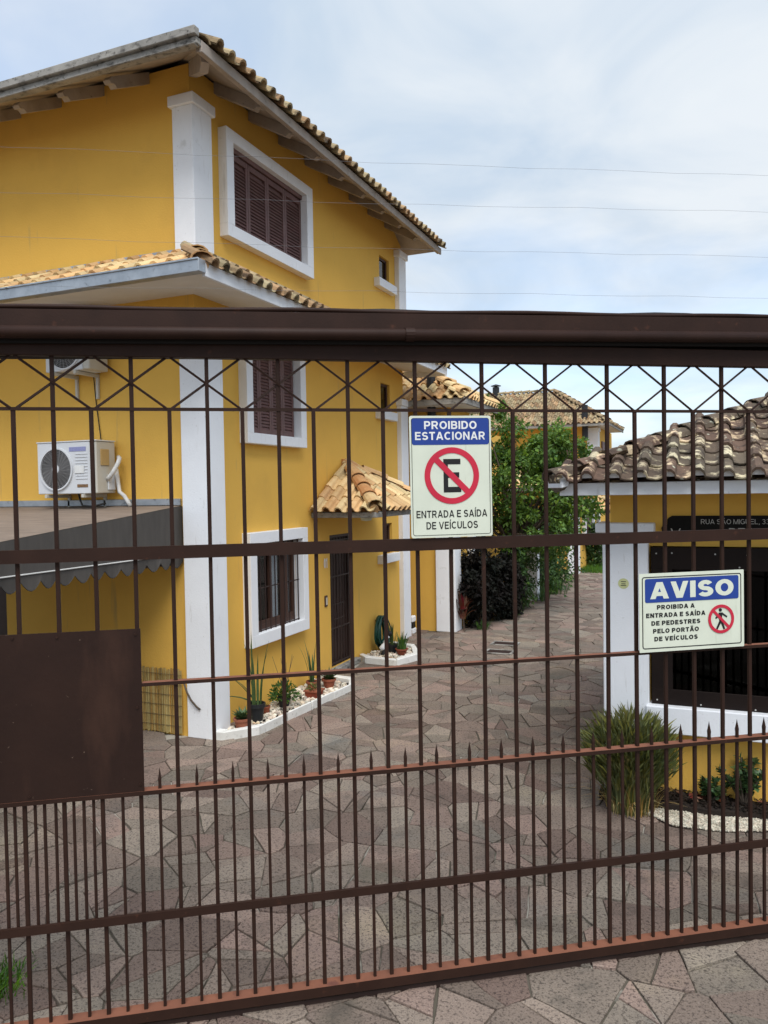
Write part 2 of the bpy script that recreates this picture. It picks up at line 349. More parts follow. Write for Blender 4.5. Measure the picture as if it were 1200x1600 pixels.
# ------------------------------------------------------------------ the ground and the paving
gm = MB(); gm.quad((-400, -400, -.03), (400, -400, -.03), (400, 400, -.03), (-400, 400, -.03))
tag(gm.build('ground', 'far_ground'), None, kind='structure')
PC = V((0, 0, EYE))
def proj(p):
    d = V(p)-PC; z = d.dot(fw)
    return (600+1225*d.dot(cr)/z, 800-1225*d.dot(cu)/z, z) if z > .05 else (9e9, 9e9, z)
FOOT = [(-13, -5.45, 7.42, 13.9), (-13, -4.75, 14.7, 21.5), (-.85, 4, 7.4, 11), (-12, -4.2, 25.6, 40)]
def clip(poly, p, n):
    out = []
    for i in range(len(poly)):
        a, b = poly[i], poly[(i+1) % len(poly)]
        da = (a[0]-p[0])*n[0]+(a[1]-p[1])*n[1]; db = (b[0]-p[0])*n[0]+(b[1]-p[1])*n[1]
        if da <= 0: out.append(a)
        if (da < 0 < db) or (db < 0 < da):
            t = da/(da-db); out.append((a[0]+t*(b[0]-a[0]), a[1]+t*(b[1]-a[1])))
    return out
def area(p): return abs(sum(p[i][0]*p[(i+1) % len(p)][1]-p[(i+1) % len(p)][0]*p[i][1] for i in range(len(p))))/2
def cen(p): return (sum(q[0] for q in p)/len(p), sum(q[1] for q in p)/len(p))
seeds = []
xx = -10.0
st = .385
for i in range(int(17/st)):
    for j in range(int(31/st)):
        seeds.append((-10+i*st+random.uniform(-.52, .52)*st, 1.6+j*st+random.uniform(-.52, .52)*st))
S = np.array(seeds)
def seen(x, y, mrg=230):
    p = proj((x, y, 0)); return p[2] > .5 and -mrg < p[0] < 1200+mrg and p[1] < 1600+330
cells = []
for (sx_, sy_) in seeds:
    if not seen(sx_, sy_) or sy_ > 29: continue
    if any(a < sx_ < b and c < sy_ < d for a, b, c, d in FOOT): continue
    d2 = ((S-(sx_, sy_))**2).sum(1); idx = np.argsort(d2)[1:15]
    poly = [(sx_-1.6, sy_-1.6), (sx_+1.6, sy_-1.6), (sx_+1.6, sy_+1.6), (sx_-1.6, sy_+1.6)]
    for k in idx:
        q = S[k]; mid = ((q[0]+sx_)/2, (q[1]+sy_)/2); poly = clip(poly, mid, (q[0]-sx_, q[1]-sy_))
    cells.append(poly)
stones = []
def split(p, depth):
    if depth == 0 or area(p) < .055: stones.append(p); return
    c = cen(p); a = random.uniform(0, math.pi); n = (math.cos(a), math.sin(a)); c = (c[0]+random.uniform(-.08, .08), c[1]+random.uniform(-.08, .08))
    A_ = clip(p, c, n); B_ = clip(p, c, (-n[0], -n[1]))
    if len(A_) < 3 or len(B_) < 3 or min(area(A_), area(B_)) < .014: stones.append(p); return
    split(A_, depth-1); split(B_, depth-1)
for p in cells: split(p, random.choice((0, 0, 1, 1, 1, 2)))
def stone_poly(p):
    c = cen(p); q = p
    for i in range(len(p)):
        a, b = p[i], p[(i+1) % len(p)]; ex, ey = b[0]-a[0], b[1]-a[1]; l = math.hypot(ex, ey)
        if l < 1e-5: continue
        nx, ny = ey/l, -ex/l
        if (c[0]-a[0])*nx+(c[1]-a[1])*ny > 0: nx, ny = -nx, -ny
        gp = random.uniform(.0025, .0075); q = clip(q, (a[0]-nx*gp, a[1]-ny*gp), (nx, ny))
        if len(q) < 3: return None
    r = []
    for i in range(len(q)):
        a, b = q[i], q[(i+1) % len(q)]; l = math.hypot(b[0]-a[0], b[1]-a[1])
        if l < .02: r.append(a); continue
        r.append(a)
        if l > .22:
            for t in ((.5,) if l < .4 else (.33, .67)):
                j = random.uniform(-.006, .006); r.append((a[0]+(b[0]-a[0])*t-(b[1]-a[1])/l*j, a[1]+(b[1]-a[1])*t+(b[0]-a[0])/l*j))
    return r
def stone_mb(q, c, mb, world):
    h = random.uniform(-.006, .006); n = len(q); tx, ty = random.uniform(-.014, .014), random.uniform(-.014, .014)
    def z(x, y): return h+(x-c[0])*tx+(y-c[1])*ty
    ox, oy = (0, 0) if world else c
    ins = [(x+(c[0]-x)*.03, y+(c[1]-y)*.03) for x, y in q]
    vs = [(x-ox, y-oy, z(x, y)) for x, y in ins]+[(x-ox, y-oy, z(x, y)-.004) for x, y in q]+[(x-ox, y-oy, -.026) for x, y in q]
    fs = [tuple(range(n))]+[(n+i, n+(i+1) % n, (i+1) % n, i) for i in range(n)]+[(2*n+i, 2*n+(i+1) % n, n+(i+1) % n, n+i) for i in range(n)]
    mb.add(vs, fs)
drive = MB(); drive.box(-13, 8, 1.0, 34, -.028, -.016)
drive = tag(drive.build('driveway', 'joint_soil'), None, kind='structure')
polys = [(stone_poly(p)) for p in stones]; polys = [p for p in polys if p and len(p) >= 3 and area(p) > .004]
def vis_size(p):
    c = cen(p); q = proj((c[0], c[1], 0)); inn = 0 < q[0] < 1200 and q[1] < 1620
    return (1 if inn else 0)*area(p)/max(q[2], .5)**2
polys.sort(key=lambda p: -vis_size(p))
rest = MB()
for i, q in enumerate(polys):
    c = cen(q)
    if i < 300:
        mb = MB(); stone_mb(q, c, mb, False); o = link('paving_stone', mb.mesh('paving_stone', 'stone'), drive, Matrix.Translation((c[0], c[1], 0)))
    else: stone_mb(q, c, rest, True)
tag(rest.build('paving_stones', 'stone', drive), None, kind='stuff')
for (gx, gy) in ((-3.44, 13.72), (-3.36, 13.0)):      # two drain covers in the paving
    g = thing('drain_grate', (gx, gy, 0), 'rusty rimmed drain cover let into the paving, %s of the two' % ('farther' if gy > 13.5 else 'nearer'), 'drain cover', 'drain covers in the drive')
    MB().box(gx-.20, gx+.20, gy-.13, gy+.13, .006, .014).build('cover', 'iron_dark', g)
    fb = MB()
    for a, b, c_, d_ in ((-.24, -.20, -.17, .17), (.20, .24, -.17, .17), (-.20, .20, -.17, -.13), (-.20, .20, .13, .17)): fb.box(gx+a, gx+b, gy+c_, gy+d_, .004, .020)
    fb.build('rim', 'old_concrete', g)

# ------------------------------------------------------------------ the yellow house
def wall_x(mb, X, y0, y1, z0, z1, ops, depth=.16):
    """wall facing +X at X with openings (y0,y1,z0,z1) and their reveals"""
    ys = sorted({y0, y1, *[v for o in ops for v in o[:2]]}); zs = sorted({z0, z1, *[v for o in ops for v in o[2:]]})
    for i in range(len(ys)-1):
        for j in range(len(zs)-1):
            cy, cz = (ys[i]+ys[i+1])/2, (zs[j]+zs[j+1])/2
            if any(o[0] < cy < o[1] and o[2] < cz < o[3] for o in ops): continue
            mb.quad((X, ys[i], zs[j]), (X, ys[i+1], zs[j]), (X, ys[i+1], zs[j+1]), (X, ys[i], zs[j+1]))
    for a, b, c, d in ops:
        x2 = X-depth
        mb.quad((X, a, c), (X, a, d), (x2, a, d), (x2, a, c)); mb.quad((X, b, c), (x2, b, c), (x2, b, d), (X, b, d))
        mb.quad((X, a, d), (X, b, d), (x2, b, d), (x2, a, d)); mb.quad((X, a, c), (x2, a, c), (x2, b, c), (X, b, c))
XF, YL = -5.40, 7.42
house = thing('yellow_house', (XF, YL, 0), 'three storey yellow house with white corner pilasters and brown shutters', 'house')
OPS = [(8.45, 9.66, 1.0, 2.15), (10.71, 11.54, .08, 2.12), (12.80, 13.25, 1.66, 2.20), (8.44, 9.68, 3.54, 4.72), (12.82, 13.24, 4.20, 4.70), (8.115, 9.97, 6.0, 7.0), (12.85, 13.30, 6.50, 6.95)]
w = MB(); wall_x(w, XF, YL, 13.9, -.02, 7.62, OPS, .17)
w.quad((-8.42, YL, -.02), (XF, YL, -.02), (XF, YL, 7.62), (-8.42, YL, 7.62))
w.quad((-12.0, YL, 2.2), (-8.42, YL, 2.2), (-8.42, YL, 7.62), (-12.0, YL, 7.62))
w.quad((-8.42, YL, -.02), (-8.42, YL, 2.2), (-8.42, YL+.25, 2.2), (-8.42, YL+.25, -.02)); w.quad((-12, YL, 2.2), (-8.42, YL, 2.2), (-8.42, YL+.25, 2.2), (-12, YL+.25, 2.2))
w.quad((-12.0, 13.9, -.02), (-12.0, 13.9, 7.62), (XF, 13.9, 7.62), (XF, 13.9, -.02)); w.quad((-12, YL, -.02), (-12, YL, 7.62), (-12, 13.9, 7.62), (-12, 13.9, -.02))
w.build('wall', 'yellow_wall', house)
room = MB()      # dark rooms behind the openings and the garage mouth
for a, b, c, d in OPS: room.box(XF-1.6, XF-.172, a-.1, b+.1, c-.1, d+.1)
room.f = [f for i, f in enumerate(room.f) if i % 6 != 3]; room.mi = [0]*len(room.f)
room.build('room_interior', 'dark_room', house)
MB().box(-12, -8.42, YL+.25, YL+.3, 0, 2.2).build('garage_door', 'door_brown', house)

def pilaster(parent, x0, x1, y0, y1, z0, z1, cap=.12, ov=.034, base=False, joints=()):
    mb = MB(); zz = [z0, *[j for j in joints if z0 < j < z1-cap], z1-cap]
    for k in range(len(zz)-1): mb.box(x0, x1, y0, y1, zz[k]+(.004 if k else 0), zz[k+1])
    if joints: mb.box(x0+.003, x1-.003, y0+.003, y1-.003, z0, z1-cap)
    o = mb.build('pilaster', 'white_paint', parent, bevel=.008)
    c = MB(); c.box(x0-ov, x1+ov, y0-ov, y1+ov, z1-cap, z1)
    c.build('capital', 'white_paint', o, bevel=.008)
    return o
pilaster(house, -5.567, -5.20, 7.345, 7.67, 0, 4.48)
pilaster(house, -5.59, -5.312, 7.35, 7.72, 5.2, 7.25)
pilaster(house, -5.56, -5.31, 13.58, 13.93, 0, 4.48); pilaster(house, -5.56, -5.31, 13.58, 13.93, 5.2, 7.22)

def frame_x(name, parent, X0, X1, oy0, oy1, oz0, oz1, iy0, iy1, iz0, iz1, m='white_paint', bevel=.004):
    mb = MB(); mb.box(X0, X1, oy0, oy1, iz1, oz1); mb.box(X0, X1, oy0, oy1, oz0, iz0); mb.box(X0, X1, oy0, iy0, iz0, iz1); mb.box(X0, X1, iy1, oy1, iz0, iz1)
    return mb.build(name, m, parent, bevel=bevel)
SLAT = {}
def shutter_leaf(parent, X, y0, y1, z0, z1, pitch=.042):
    st = .045; mb = MB()
    mb.box(X-.018, X+.018, y0, y0+st, z0, z1); mb.box(X-.018, X+.018, y1-st, y1, z0, z1)
    mb.box(X-.017, X+.017, y0+st, y1-st, z0, z0+.07); mb.box(X-.017, X+.017, y0+st, y1-st, z1-.07, z1)
    mb.box(X-.022, X-.018, y0+st, y1-st, z0+.06, z1-.06)
    leaf = mb.build('shutter_leaf', 'shutter_brown', parent, bevel=.002)
    wdt = round(y1-y0-2*st, 3)
    if wdt not in SLAT:
        s = MB(); s.obox((-.012, 0, .010), (.024, 0, -.044), (0, wdt, 0), (.006, 0, .004)); SLAT[wdt] = s.mesh('slat', 'shutter_brown')
    z = z0+.095
    while z < z1-.075: link('slat', SLAT[wdt], leaf, Matrix.Translation((X, y0+st, z))); z += pitch
    return leaf
def window(parent, outer, inner, label=None):
    wnd = MB(); oy0, oy1, oz0, oz1 = outer; iy0, iy1, iz0, iz1 = inner
    e = .004; o = frame_x('window_frame', parent, XF-.01, XF+.12, oy0, oy1, oz0, oz1, iy0+e, iy1-e, iz0+e, iz1-e)
    frame_x('lining', o, XF-.155, XF-.012, iy0-.02, iy1+.02, iz0-.02, iz1+.02, iy0+e, iy1-e, iz0+e, iz1-e, bevel=0); return o
# top window: four louvred leaves
f = window(house, (7.97, 10.14, 5.855, 7.14), (8.115, 9.97, 6.0, 7.0)); yy = 8.12
for k in range(4): shutter_leaf(house, XF+.0, 8.12+k*.462, 8.12+(k+1)*.462-.006, 6.005, 6.93)
MB().box(XF-.03, XF+.04, 8.117, 9.968, 6.94, 6.998).build('shutter_track', 'shutter_brown', house, bevel=.003)
# middle window
window(house, (8.30, 9.83, 3.41, 4.86), (8.44, 9.68, 3.54, 4.72))
for k in range(4): shutter_leaf(house, XF+.0, 8.445+k*.30, 8.445+(k+1)*.30-.005, 3.545, 4.715)
# ground window: casements, curtain, iron grille
window(house, (8.30, 9.80, .85, 2.29), (8.45, 9.66, 1.0, 2.15))
cs = MB(); X = XF-.06
cs.box(X-.03, X+.03, 8.452, 9.658, 1.002, 1.07); cs.box(X-.03, X+.03, 8.452, 9.658, 2.09, 2.148)
for y in (8.452, 8.99, 9.41, 9.60): cs.box(X-.028, X+.028, y, y+.058, 1.07, 2.09)
cs.box(X+.002, X+.026, 8.51, 9.60, 1.07, 1.12)
cas = cs.build('casement', 'wood_brown', house, bevel=.004)
for a, b in ((8.51, 8.99), (9.048, 9.41), (9.468, 9.60)): MB().box(X-.008, X-.003, a, b, 1.07, 2.09).build('pane', 'pane_glass', cas)
def curtain(parent, X, y0, y1, z0, z1, amp=.025):
    mb = MB(); n = 22; pr = []
    for i in range(n+1): pr.append((X+amp*math.sin(i*1.9), y0+(y1-y0)*i/n))
    mb.v = [(a, b, z0) for a, b in pr]+[(a, b, z1) for a, b in pr]; mb.f = [(i, i+1, n+2+i, n+1+i) for i in range(n)]; mb.mi = [0]*n
    mb.build('curtain', 'curtain', parent, smooth=True)
curtain(house, XF-.085, 9.08, 9.27, 1.05, 2.12, .010); curtain(house, XF-.105, 8.46, 8.56, 1.05, 2.12, .02)
gr = MB(); X = XF+.05
gr = thing('window_grille', (XF+.05, 9.05, 1.0), 'thin brown iron bars across the ground floor window', 'grille')
for k in range(10): MB().box(X-.006, X+.006, 8.49+k*.124, 8.502+k*.124, 1.0, 2.15).build('bar', 'iron_dark', gr)
for z in (1.01, 1.56, 2.12): MB().box(X-.010, X-.006, 8.452, 9.658, z, z+.016).build('crossbar', 'iron_dark', gr)
# small windows
for y0, y1, z0, z1, sz in ((12.80, 13.25, 1.66, 2.20, 1.66), (12.82, 13.24, 4.20, 4.70, 4.20), (12.85, 13.30, 6.50, 6.95, 6.50)):
    fo = frame_x('small_window_frame', house, XF-.09, XF-.045, y0+.002, y1-.002, z0+.002, z1-.002, y0+.045, y1-.045, z0+.045, z1-.045, 'wood_brown', .003)
    MB().box(XF-.07, XF-.065, y0+.045, y1-.045, z0+.045, z1-.045).build('pane', 'pane_glass', fo)
    MB().box(XF-.01, XF+.11, y0-.24, y1+.12, sz-.155, sz-.005).build('window_sill', 'white_paint', house, bevel=.006)
# front door with its iron grille
d = MB(); X = XF-.12; d.box(X-.04, X, 10.76, 11.49, .10, 2.06)
door = d.build('door', 'door_brown', house, bevel=.003)
for (a, b, c_, e_) in ((10.80, 11.10, .16, .80), (11.15, 11.45, .16, .80), (10.80, 11.10, .86, 1.02), (11.15, 11.45, .86, 1.02), (10.80, 11.10, 1.08, 2.0), (11.15, 11.45, 1.08, 2.0)):
    MB().box(X, X+.014, a, b, c_, e_).build('door_panel', 'door_brown', door, bevel=.006)
MB().box(X+.002, X+.05, 10.78, 10.81, .98, 1.10).build('handle', 'iron_dark', door, bevel=.004)
frame_x('door_frame', house, XF-.15, XF-.03, 10.712, 11.538, .082, 2.118, 10.757, 11.493, .10, 2.07, 'door_brown', .003)
MB().box(XF-.16, XF+.09, 10.66, 11.60, -.01, .075).build('door_step', 'old_concrete', house, bevel=.008)
dg = thing('door_grille', (XF-.01, 11.12, .1), 'brown iron bar gate in front of the wooden front door', 'grille')
for k in range(8): MB().box(XF-.028, XF-.014, 10.765+k*.102, 10.779+k*.102, .10, 2.07).build('bar', 'iron_dark', dg)
for z in (.12, .66, 1.46, 2.02): MB().box(XF-.012, XF-.006, 10.715, 11.535, z, z+.022).build('crossbar', 'iron_dark', dg)
for zc in (.80, 1.03): MB().box(XF-.012, XF-.005, 10.80, 11.20, zc, zc+.014).build('crossbar', 'iron_dark', dg)

# upper eaves: sloped deck, rafter tails, gutter, tiles
T = .55; EX, EY, EZ = -4.70, 6.66, 7.26; BX, BY = -12.7, 14.12
roof = MB(); rid = (BX+EX)/2; hy = (BY-EY)/2; rise = min((EX-BX)/2, hy)*T
def deck(mb, dz):
    p = [(EX, EY, EZ+dz), (EX, BY, EZ+dz), (BX, BY, EZ+dz), (BX, EY, EZ+dz), (EX-hy, EY+hy, EZ+rise+dz), (BX+hy, EY+hy, EZ+rise+dz)]
    mb.add(p, [(0, 1, 4), (1, 2, 5, 4), (2, 3, 5), (3, 0, 4, 5)])
deck(roof, 0); deck(roof, .06); roof.add([(EX, EY, EZ), (EX, BY, EZ), (BX, BY, EZ), (BX, EY, EZ), (EX, EY, EZ+.06), (EX, BY, EZ+.06), (BX, BY, EZ+.06), (BX, EY, EZ+.06)], [(0, 1, 5, 4), (1, 2, 6, 5), (2, 3, 7, 6), (3, 0, 4, 7)])
roof = roof.build('roof', 'old_wood', house)
SL = math.sqrt(1+T*T)
tile_plane(roof, 'tile_aged', (EX+.06, EY, EZ+.04), (0, 1, 0), (-1, 0, T), [(0.1, 0), (BY-EY, 0), (BY-EY, .8), (.8, .8)], rows=(0, 2), lift=.02)
tile_plane(roof, 'tile_aged', (BX+3.2, EY-.02, EZ+.05), (1, 0, 0), (0, 1, T), [(0, 0), (EX-BX-3.25, 0), (EX-BX-4.0, .8), (0, .8)], rows=(0, 2), lift=.0)
ridge_caps(roof, 'tile_aged', (EX-.03, EY+.03, EZ+.03), (EX-.75, EY+.75, EZ+.03+.75*T), zl=.0)
def bracket(name, along, axis, parent):
    # rafter tail with an ogee end, running down the slope
    mb = MB(); pr = [(0, 0), (.62, -.62*T), (.66, -.66*T-.03), (.63, -.63*T-.075), (.58, -.58*T-.085), (.54, -.54*T-.135), (0, -.135)]
    zt = EZ+.70*T-.004; h = .045
    if axis == 'x': P = [(XF+a, along-h, zt+b) for a, b in pr]; mb.prism(P, (0, 2*h, 0))
    else: P = [(along-h, YL-a, zt+b) for a, b in pr]; mb.prism(P, (2*h, 0, 0))
    return mb.build(name, 'old_wood', parent)
for k in range(-1, 8):
    if 7.95+k*.745 > 7.5: bracket('rafter_tail', 7.95+k*.745, 'x', house)
for k in range(0, 7): bracket('rafter_tail', -5.985-k*.66, 'y', house)
hp = MB(); hp.prism([(XF+.02, YL-.02, EZ+.36), (XF+.60, YL-.60, EZ+.05), (XF+.60, YL-.60, EZ-.05), (XF+.52, YL-.52, EZ-.10), (XF+.02, YL-.02, EZ+.20)], V((.06, .06, 0))); hp.build('hip_rafter', 'old_wood', house)
gt = MB(); gt.box(BX, EX+.03, EY-.10, EY-.004, EZ-.02, EZ+.05); gt.box(BX, EX+.04, EY-.145, EY-.06, EZ+.05, EZ+.135); gt.box(BX, EX+.02, EY-.125, EY-.05, EZ-.035, EZ-.02)
gt.build('gutter', 'old_concrete', house, bevel=.008)
fb = MB(); fb.box(EX, EX+.035, EY-.02, BY, EZ-.07, EZ+.045); fb.box(EX-.05, EX-.004, EY, BY, EZ-.05, EZ-.004); fb.build('fascia', 'old_wood', house, bevel=.005)

# apron roof between the storeys
AX, AY, AZ = -4.58, 6.44, 5.02; AT = .50
ap = MB()
def apron(mb, dz):
    mb.quad((-12.6, AY, AZ+dz), (AX, AY, AZ+dz), (XF, YL-.02, AZ+.49+dz), (-12.6, YL-.02, AZ+.49+dz)); mb.quad((AX, AY, AZ+dz), (AX, 14.0, AZ+dz), (XF, 14.0, AZ+.49+dz), (XF, YL-.02, AZ+.49+dz))
apron(ap, 0)
ap = ap.build('apron_roof', 'tile_clay', house)
sf = MB()
for dz in (0, .012): sf.quad((-12.6, AY+.01, AZ-.08+dz), (AX-.005, AY+.01, AZ-.08+dz), (XF, YL, AZ+.03+dz), (-12.6, YL, AZ+.03+dz)); sf.quad((AX-.005, AY+.01, AZ-.08+dz), (AX-.005, 13.97, AZ-.08+dz), (XF, 13.97, AZ+.03+dz), (XF, YL, AZ+.03+dz))
sf.build('soffit', 'soffit_white', house)
fc = MB(); fc.box(AX-.004, AX+.035, AY, 14.0, AZ-.11, AZ+.025); fc.box(XF, AX-.005, 13.97, 14.01, AZ-.11, AZ+.02); fc.build('fascia', 'white_paint', house, bevel=.005)
gg = MB(); gg.box(-12.6, AX+.04, AY-.10, AY-.002, AZ-.085, AZ-.07); gg.box(-12.6, AX+.04, AY-.112, AY-.10, AZ-.085, AZ+.03); gg.box(-12.6, AX+.04, AY-.125, AY-.09, AZ+.025, AZ+.045); gg.box(-12.6, AX+.04, AY-.012, AY-.002, AZ-.07, AZ+.03)
gg.box(AX+.036, AX+.045, AY-.12, AY-.002, AZ-.085, AZ+.04); gg.build('gutter', 'galvanised', house, bevel=.004)
MB().obox((-12.4, YL-.004, AZ+.44), (6.76, 0, 0), (0, -.03, .0), (0, 0, .11)).build('flashing', 'galvanised', house)
S_ = math.sqrt(1+AT*AT)*.98
tile_plane(ap, 'tile_cream', (-9.3, AY-.02, AZ-.02), (1, 0, 0), (0, .98, .49), [(0, 0), (9.3+AX, 0), (9.3+XF-.1, 1.09), (0, 1.09)], lift=.0)
tile_plane(ap, 'tile_aged', (AX+.04, AY, AZ+.015), (0, 1, 0), (-.82, 0, .49), [(0, 0), (7.55, 0), (7.55, .9), (.95, .9)], rows=(0, 2), lift=.01)
ridge_caps(ap, 'tile_clay', (AX+.02, AY-.02, AZ+.03), (XF+.22, YL-.26, AZ+.40), zl=.0, step=.3)
mb = MB(); mb.tube([(AX, AY, AZ), (XF, YL-.05, AZ+.48)], .07, 8); mb.build('mortar_bed', 'tile_clay', house)

# tiled canopy over the front door
PX, PY0, PY1, PZ, PA = -4.40, 10.14, 12.38, 2.50, 3.20
cn = thing('door_canopy', (XF, 11.26, 2.4), 'small tiled hip canopy above the front door', 'canopy')
cd = MB(); apx = (XF+.005, 11.26, PA)
cd.add([(XF+.005, PY0, PZ), (PX, PY0, PZ), (PX, PY1, PZ), (XF+.005, PY1, PZ), apx], [(0, 1, 4), (1, 2, 4), (2, 3, 4)]); cd = cd.build('roof_deck', 'tile_clay', cn)
MB().box(XF+.002, PX+.02, PY0-.01, PY1+.01, PZ-.09, PZ-.012).build('slab', 'old_concrete', cn, bevel=.006)
sL = V((0, 1.12, PA-PZ)); sF = V((-1.0, 0, PA-PZ))
tile_plane(cd, 'tile_cream', (XF+.02, PY0-.04, PZ+.0), (1, 0, 0), sL, [(0, 0), (1.02, 0), (.03, sL.length)], pitch=.2, row=.30, lift=.025, edge=.4)
tile_plane(cd, 'tile_cream', (PX+.04, PY0, PZ), (0, 1, 0), sF, [(0, 0), (2.24, 0), (1.12, sF.length)], pitch=.2, row=.30, lift=.025, edge=.4)
ridge_caps(cd, 'tile_clay', (PX+.02, PY0-.02, PZ+.05), V(apx)+V((.12, -.11, .0)), step=.31, zl=.02); ridge_caps(cd, 'tile_cream', (PX+.02, PY1+.02, PZ+.05), V(apx)+V((.12, .11, .0)), step=.31, zl=.02)
mb = MB(); mb.tube([(PX, PY0, PZ+.02), V(apx)+V((.03, 0, .04))], .075, 8); mb.tube([(PX, PY1, PZ+.02), V(apx)+V((.03, 0, .04))], .075, 8); mb.tube([V(apx)+V((.01, 0, -.12)), V(apx)+V((.05, 0, .09))], .10, 8); mb.build('mortar_bed', 'tile_clay', cn)
MB().lathe((PX-.28, PY0+.35, PZ-.15), [(.02, 0), (.075, .01), (.085, .045), (.06, .06)], 14).build('porch_light', 'sign_cream', cn)

# block capitals drawn as thick strokes
def arc(cx, cy, rx, ry, a0, a1, n=9): return [(cx+rx*math.cos(R(a0+(a1-a0)*k/n)), cy+ry*math.sin(R(a0+(a1-a0)*k/n))) for k in range(n+1)]
def glyph(ch, th):
    """(advance width, strokes) of a capital of height 1; th stroke thickness"""
    t = th/2; u = 1-t
    def bowl(x0, xm, w, ya, yb): r = (yb-ya)/2; return [(x0, yb), (xm, yb)]+arc(xm, (ya+yb)/2, w-t-xm, r, 90, -90)[1:-1]+[(xm, ya), (x0, ya)]
    G = {
     'I': (th, [[(t, 0), (t, 1)]]), 'L': (.60, [[(t, 0), (t, 1)], [(0, t), (.60, t)]]), 'T': (.66, [[(0, u), (.66, u)], [(.33, 0), (.33, 1)]]),
     'E': (.64, [[(t, 0), (t, 1)], [(0, u), (.63, u)], [(0, .52), (.58, .52)], [(0, t), (.64, t)]]), 'F': (.60, [[(t, 0), (t, 1)], [(0, u), (.60, u)], [(0, .5), (.54, .5)]]),
     'A': (.80, [[(t*.9, -.05), (.40-t*.15, 1.05)], [(.80-t*.9, -.05), (.40+t*.15, 1.05)], [(.2, .29), (.6, .29)]]), 'V': (.76, [[(t*.9, 1.05), (.38-t*.15, -.05)], [(.76-t*.9, 1.05), (.38+t*.15, -.05)]]),
     'M': (.88, [[(t, 0), (t, 1)], [(.88-t, 0), (.88-t, 1)], [(t*1.2, 1.05), (.44, -.02)], [(.88-t*1.2, 1.05), (.44, -.02)]]), 'N': (.74, [[(t, 0), (t, 1)], [(.74-t, 0), (.74-t, 1)], [(t*1.1, 1.03), (.74-t*1.1, -.03)]]),
     'O': (.82, [arc(.41, .5, .41-t, .5-t, 0, 360, 24)]), 'C': (.76, [arc(.41, .5, .41-t, .5-t, 48, 312, 16)]),
     'G': (.80, [arc(.41, .5, .41-t, .5-t, 48, 340, 16), [(.45, .46), (.80, .46)], [(.80-t, .46), (.80-t, .12)]]),
     'D': (.74, [[(t, 0), (t, 1)], bowl(0, .34, .74, t, u)]), 'P': (.68, [[(t, 0), (t, 1)], bowl(0, .40, .68, .44, u)]),
     'R': (.74, [[(t, 0), (t, 1)], bowl(0, .42, .70, .46, u), [(.36, .48), (.74-t*1.1, -.04)]]), 'B': (.70, [[(t, 0), (t, 1)], bowl(0, .40, .67, .52, u), bowl(0, .42, .70, t, .52)]),
     'S': (.70, [arc(.35, (u+.5)/2, .33-t, (u-.5)/2, 22, 262, 12)+arc(.35, (t+.5)/2, .35-t, (.5-t)/2, 82, -158, 12)]), 'U': (.72, [[(t, 1), (t, .36)]+arc(.36, .36, .36-t, .36-t, 180, 360, 12)+[(.72-t, 1)]]),
     '0': (.60, [arc(.30, .5, .30-t, .5-t, 0, 360, 20)]), '1': (.36, [[(.36-t, 0), (.36-t, 1)], [(0, .72), (.36-t, .92)]]),
     '3': (.60, [arc(.29, (u+.5)/2, .28-t, (u-.5)/2, 150, -85, 10)+arc(.29, (t+.5)/2, .31-t, (.5-t)/2, 85, -150, 10)]), '2': (.60, [arc(.30, .71, .30-t, .29-t, 160, -40, 10)+[(t, t)], [(0, t), (.60, t)]]), ',': (.14, [[(.10, .12), (.04, -.16)]])}
    return G[ch]
ACC = {'Í': 'I', 'Ã': 'A'}
def stroke_poly(pts, th):
    n = len(pts); closed = n > 3 and math.hypot(pts[0][0]-pts[-1][0], pts[0][1]-pts[-1][1]) < 1e-6
    Lf, Rt = [], []
    for i in range(n):
        a = V(pts[i-1]) if i > 0 else (V(pts[-2]) if closed else None); b = V(pts[i]); c = V(pts[i+1]) if i < n-1 else (V(pts[1]) if closed else None)
        d1 = (b-a).normalized() if a is not None else None; d2 = (c-b).normalized() if c is not None else None
        d1 = d1 or d2; d2 = d2 or d1; n1 = V((-d1.y, d1.x)); n2 = V((-d2.y, d2.x)); m_ = (n1+n2); m_ = m_.normalized() if m_.length > .3 else n1; k = th/2/max(.45, m_.dot(n1))
        Lf.append(b+m_*k); Rt.append(b-m_*k)
    return Lf, Rt
def put_text(s, m, width, height, O, ex, ey, parent, th=.19, name='letter', gap=.13, space=.30, lift=1.0):
    """one object per letter, the line scaled to the given width and cap height, centred at O on the plane ex, ey"""
    lay = []; x = 0
    for ch in s:
        if ch == ' ': x += space; continue
        b = ACC.get(ch, ch); w_, st_ = glyph(b, th); lay.append((ch, x, w_, st_)); x += w_+gap
    tot = x-gap; sx_ = width/tot; ex, ey = V(ex), V(ey); nz = ex.cross(ey).normalized()
    for ch, x0, w_, st_ in lay:
        mb = MB(); st2 = [list(k) for k in st_]; cl = True
        if ch == 'Í': st2.append([(w_/2-.03, 1.08), (w_/2+.10, 1.30)])
        if ch == 'Ã': st2.append([(w_/2-.24, 1.12), (w_/2-.12, 1.20), (w_/2+.10, 1.14), (w_/2+.22, 1.22)])
        for i, pl_ in enumerate(st2):
            acc_ = pl_[0][1] > 1.06 and ch in ACC and i >= len(st_); Lf, Rt = stroke_poly(pl_, th*.75 if acc_ else th); n = len(Lf); vs = []
            for p in Lf+Rt:
                y = p.y if (acc_ or ch == ',') else min(1, max(0, p.y)); px__ = min(w_+.02, max(-.02, p.x)) if not acc_ else p.x
                vs.append(V(O)+ex*((x0+px__-tot/2)*sx_)+ey*((y-.5)*height)+nz*(.00006*i*lift))
            mb.add(vs, [(k, k+1, n+k+1, n+k) for k in range(n-1)])
        link(name, mb.mesh(name, m), parent)
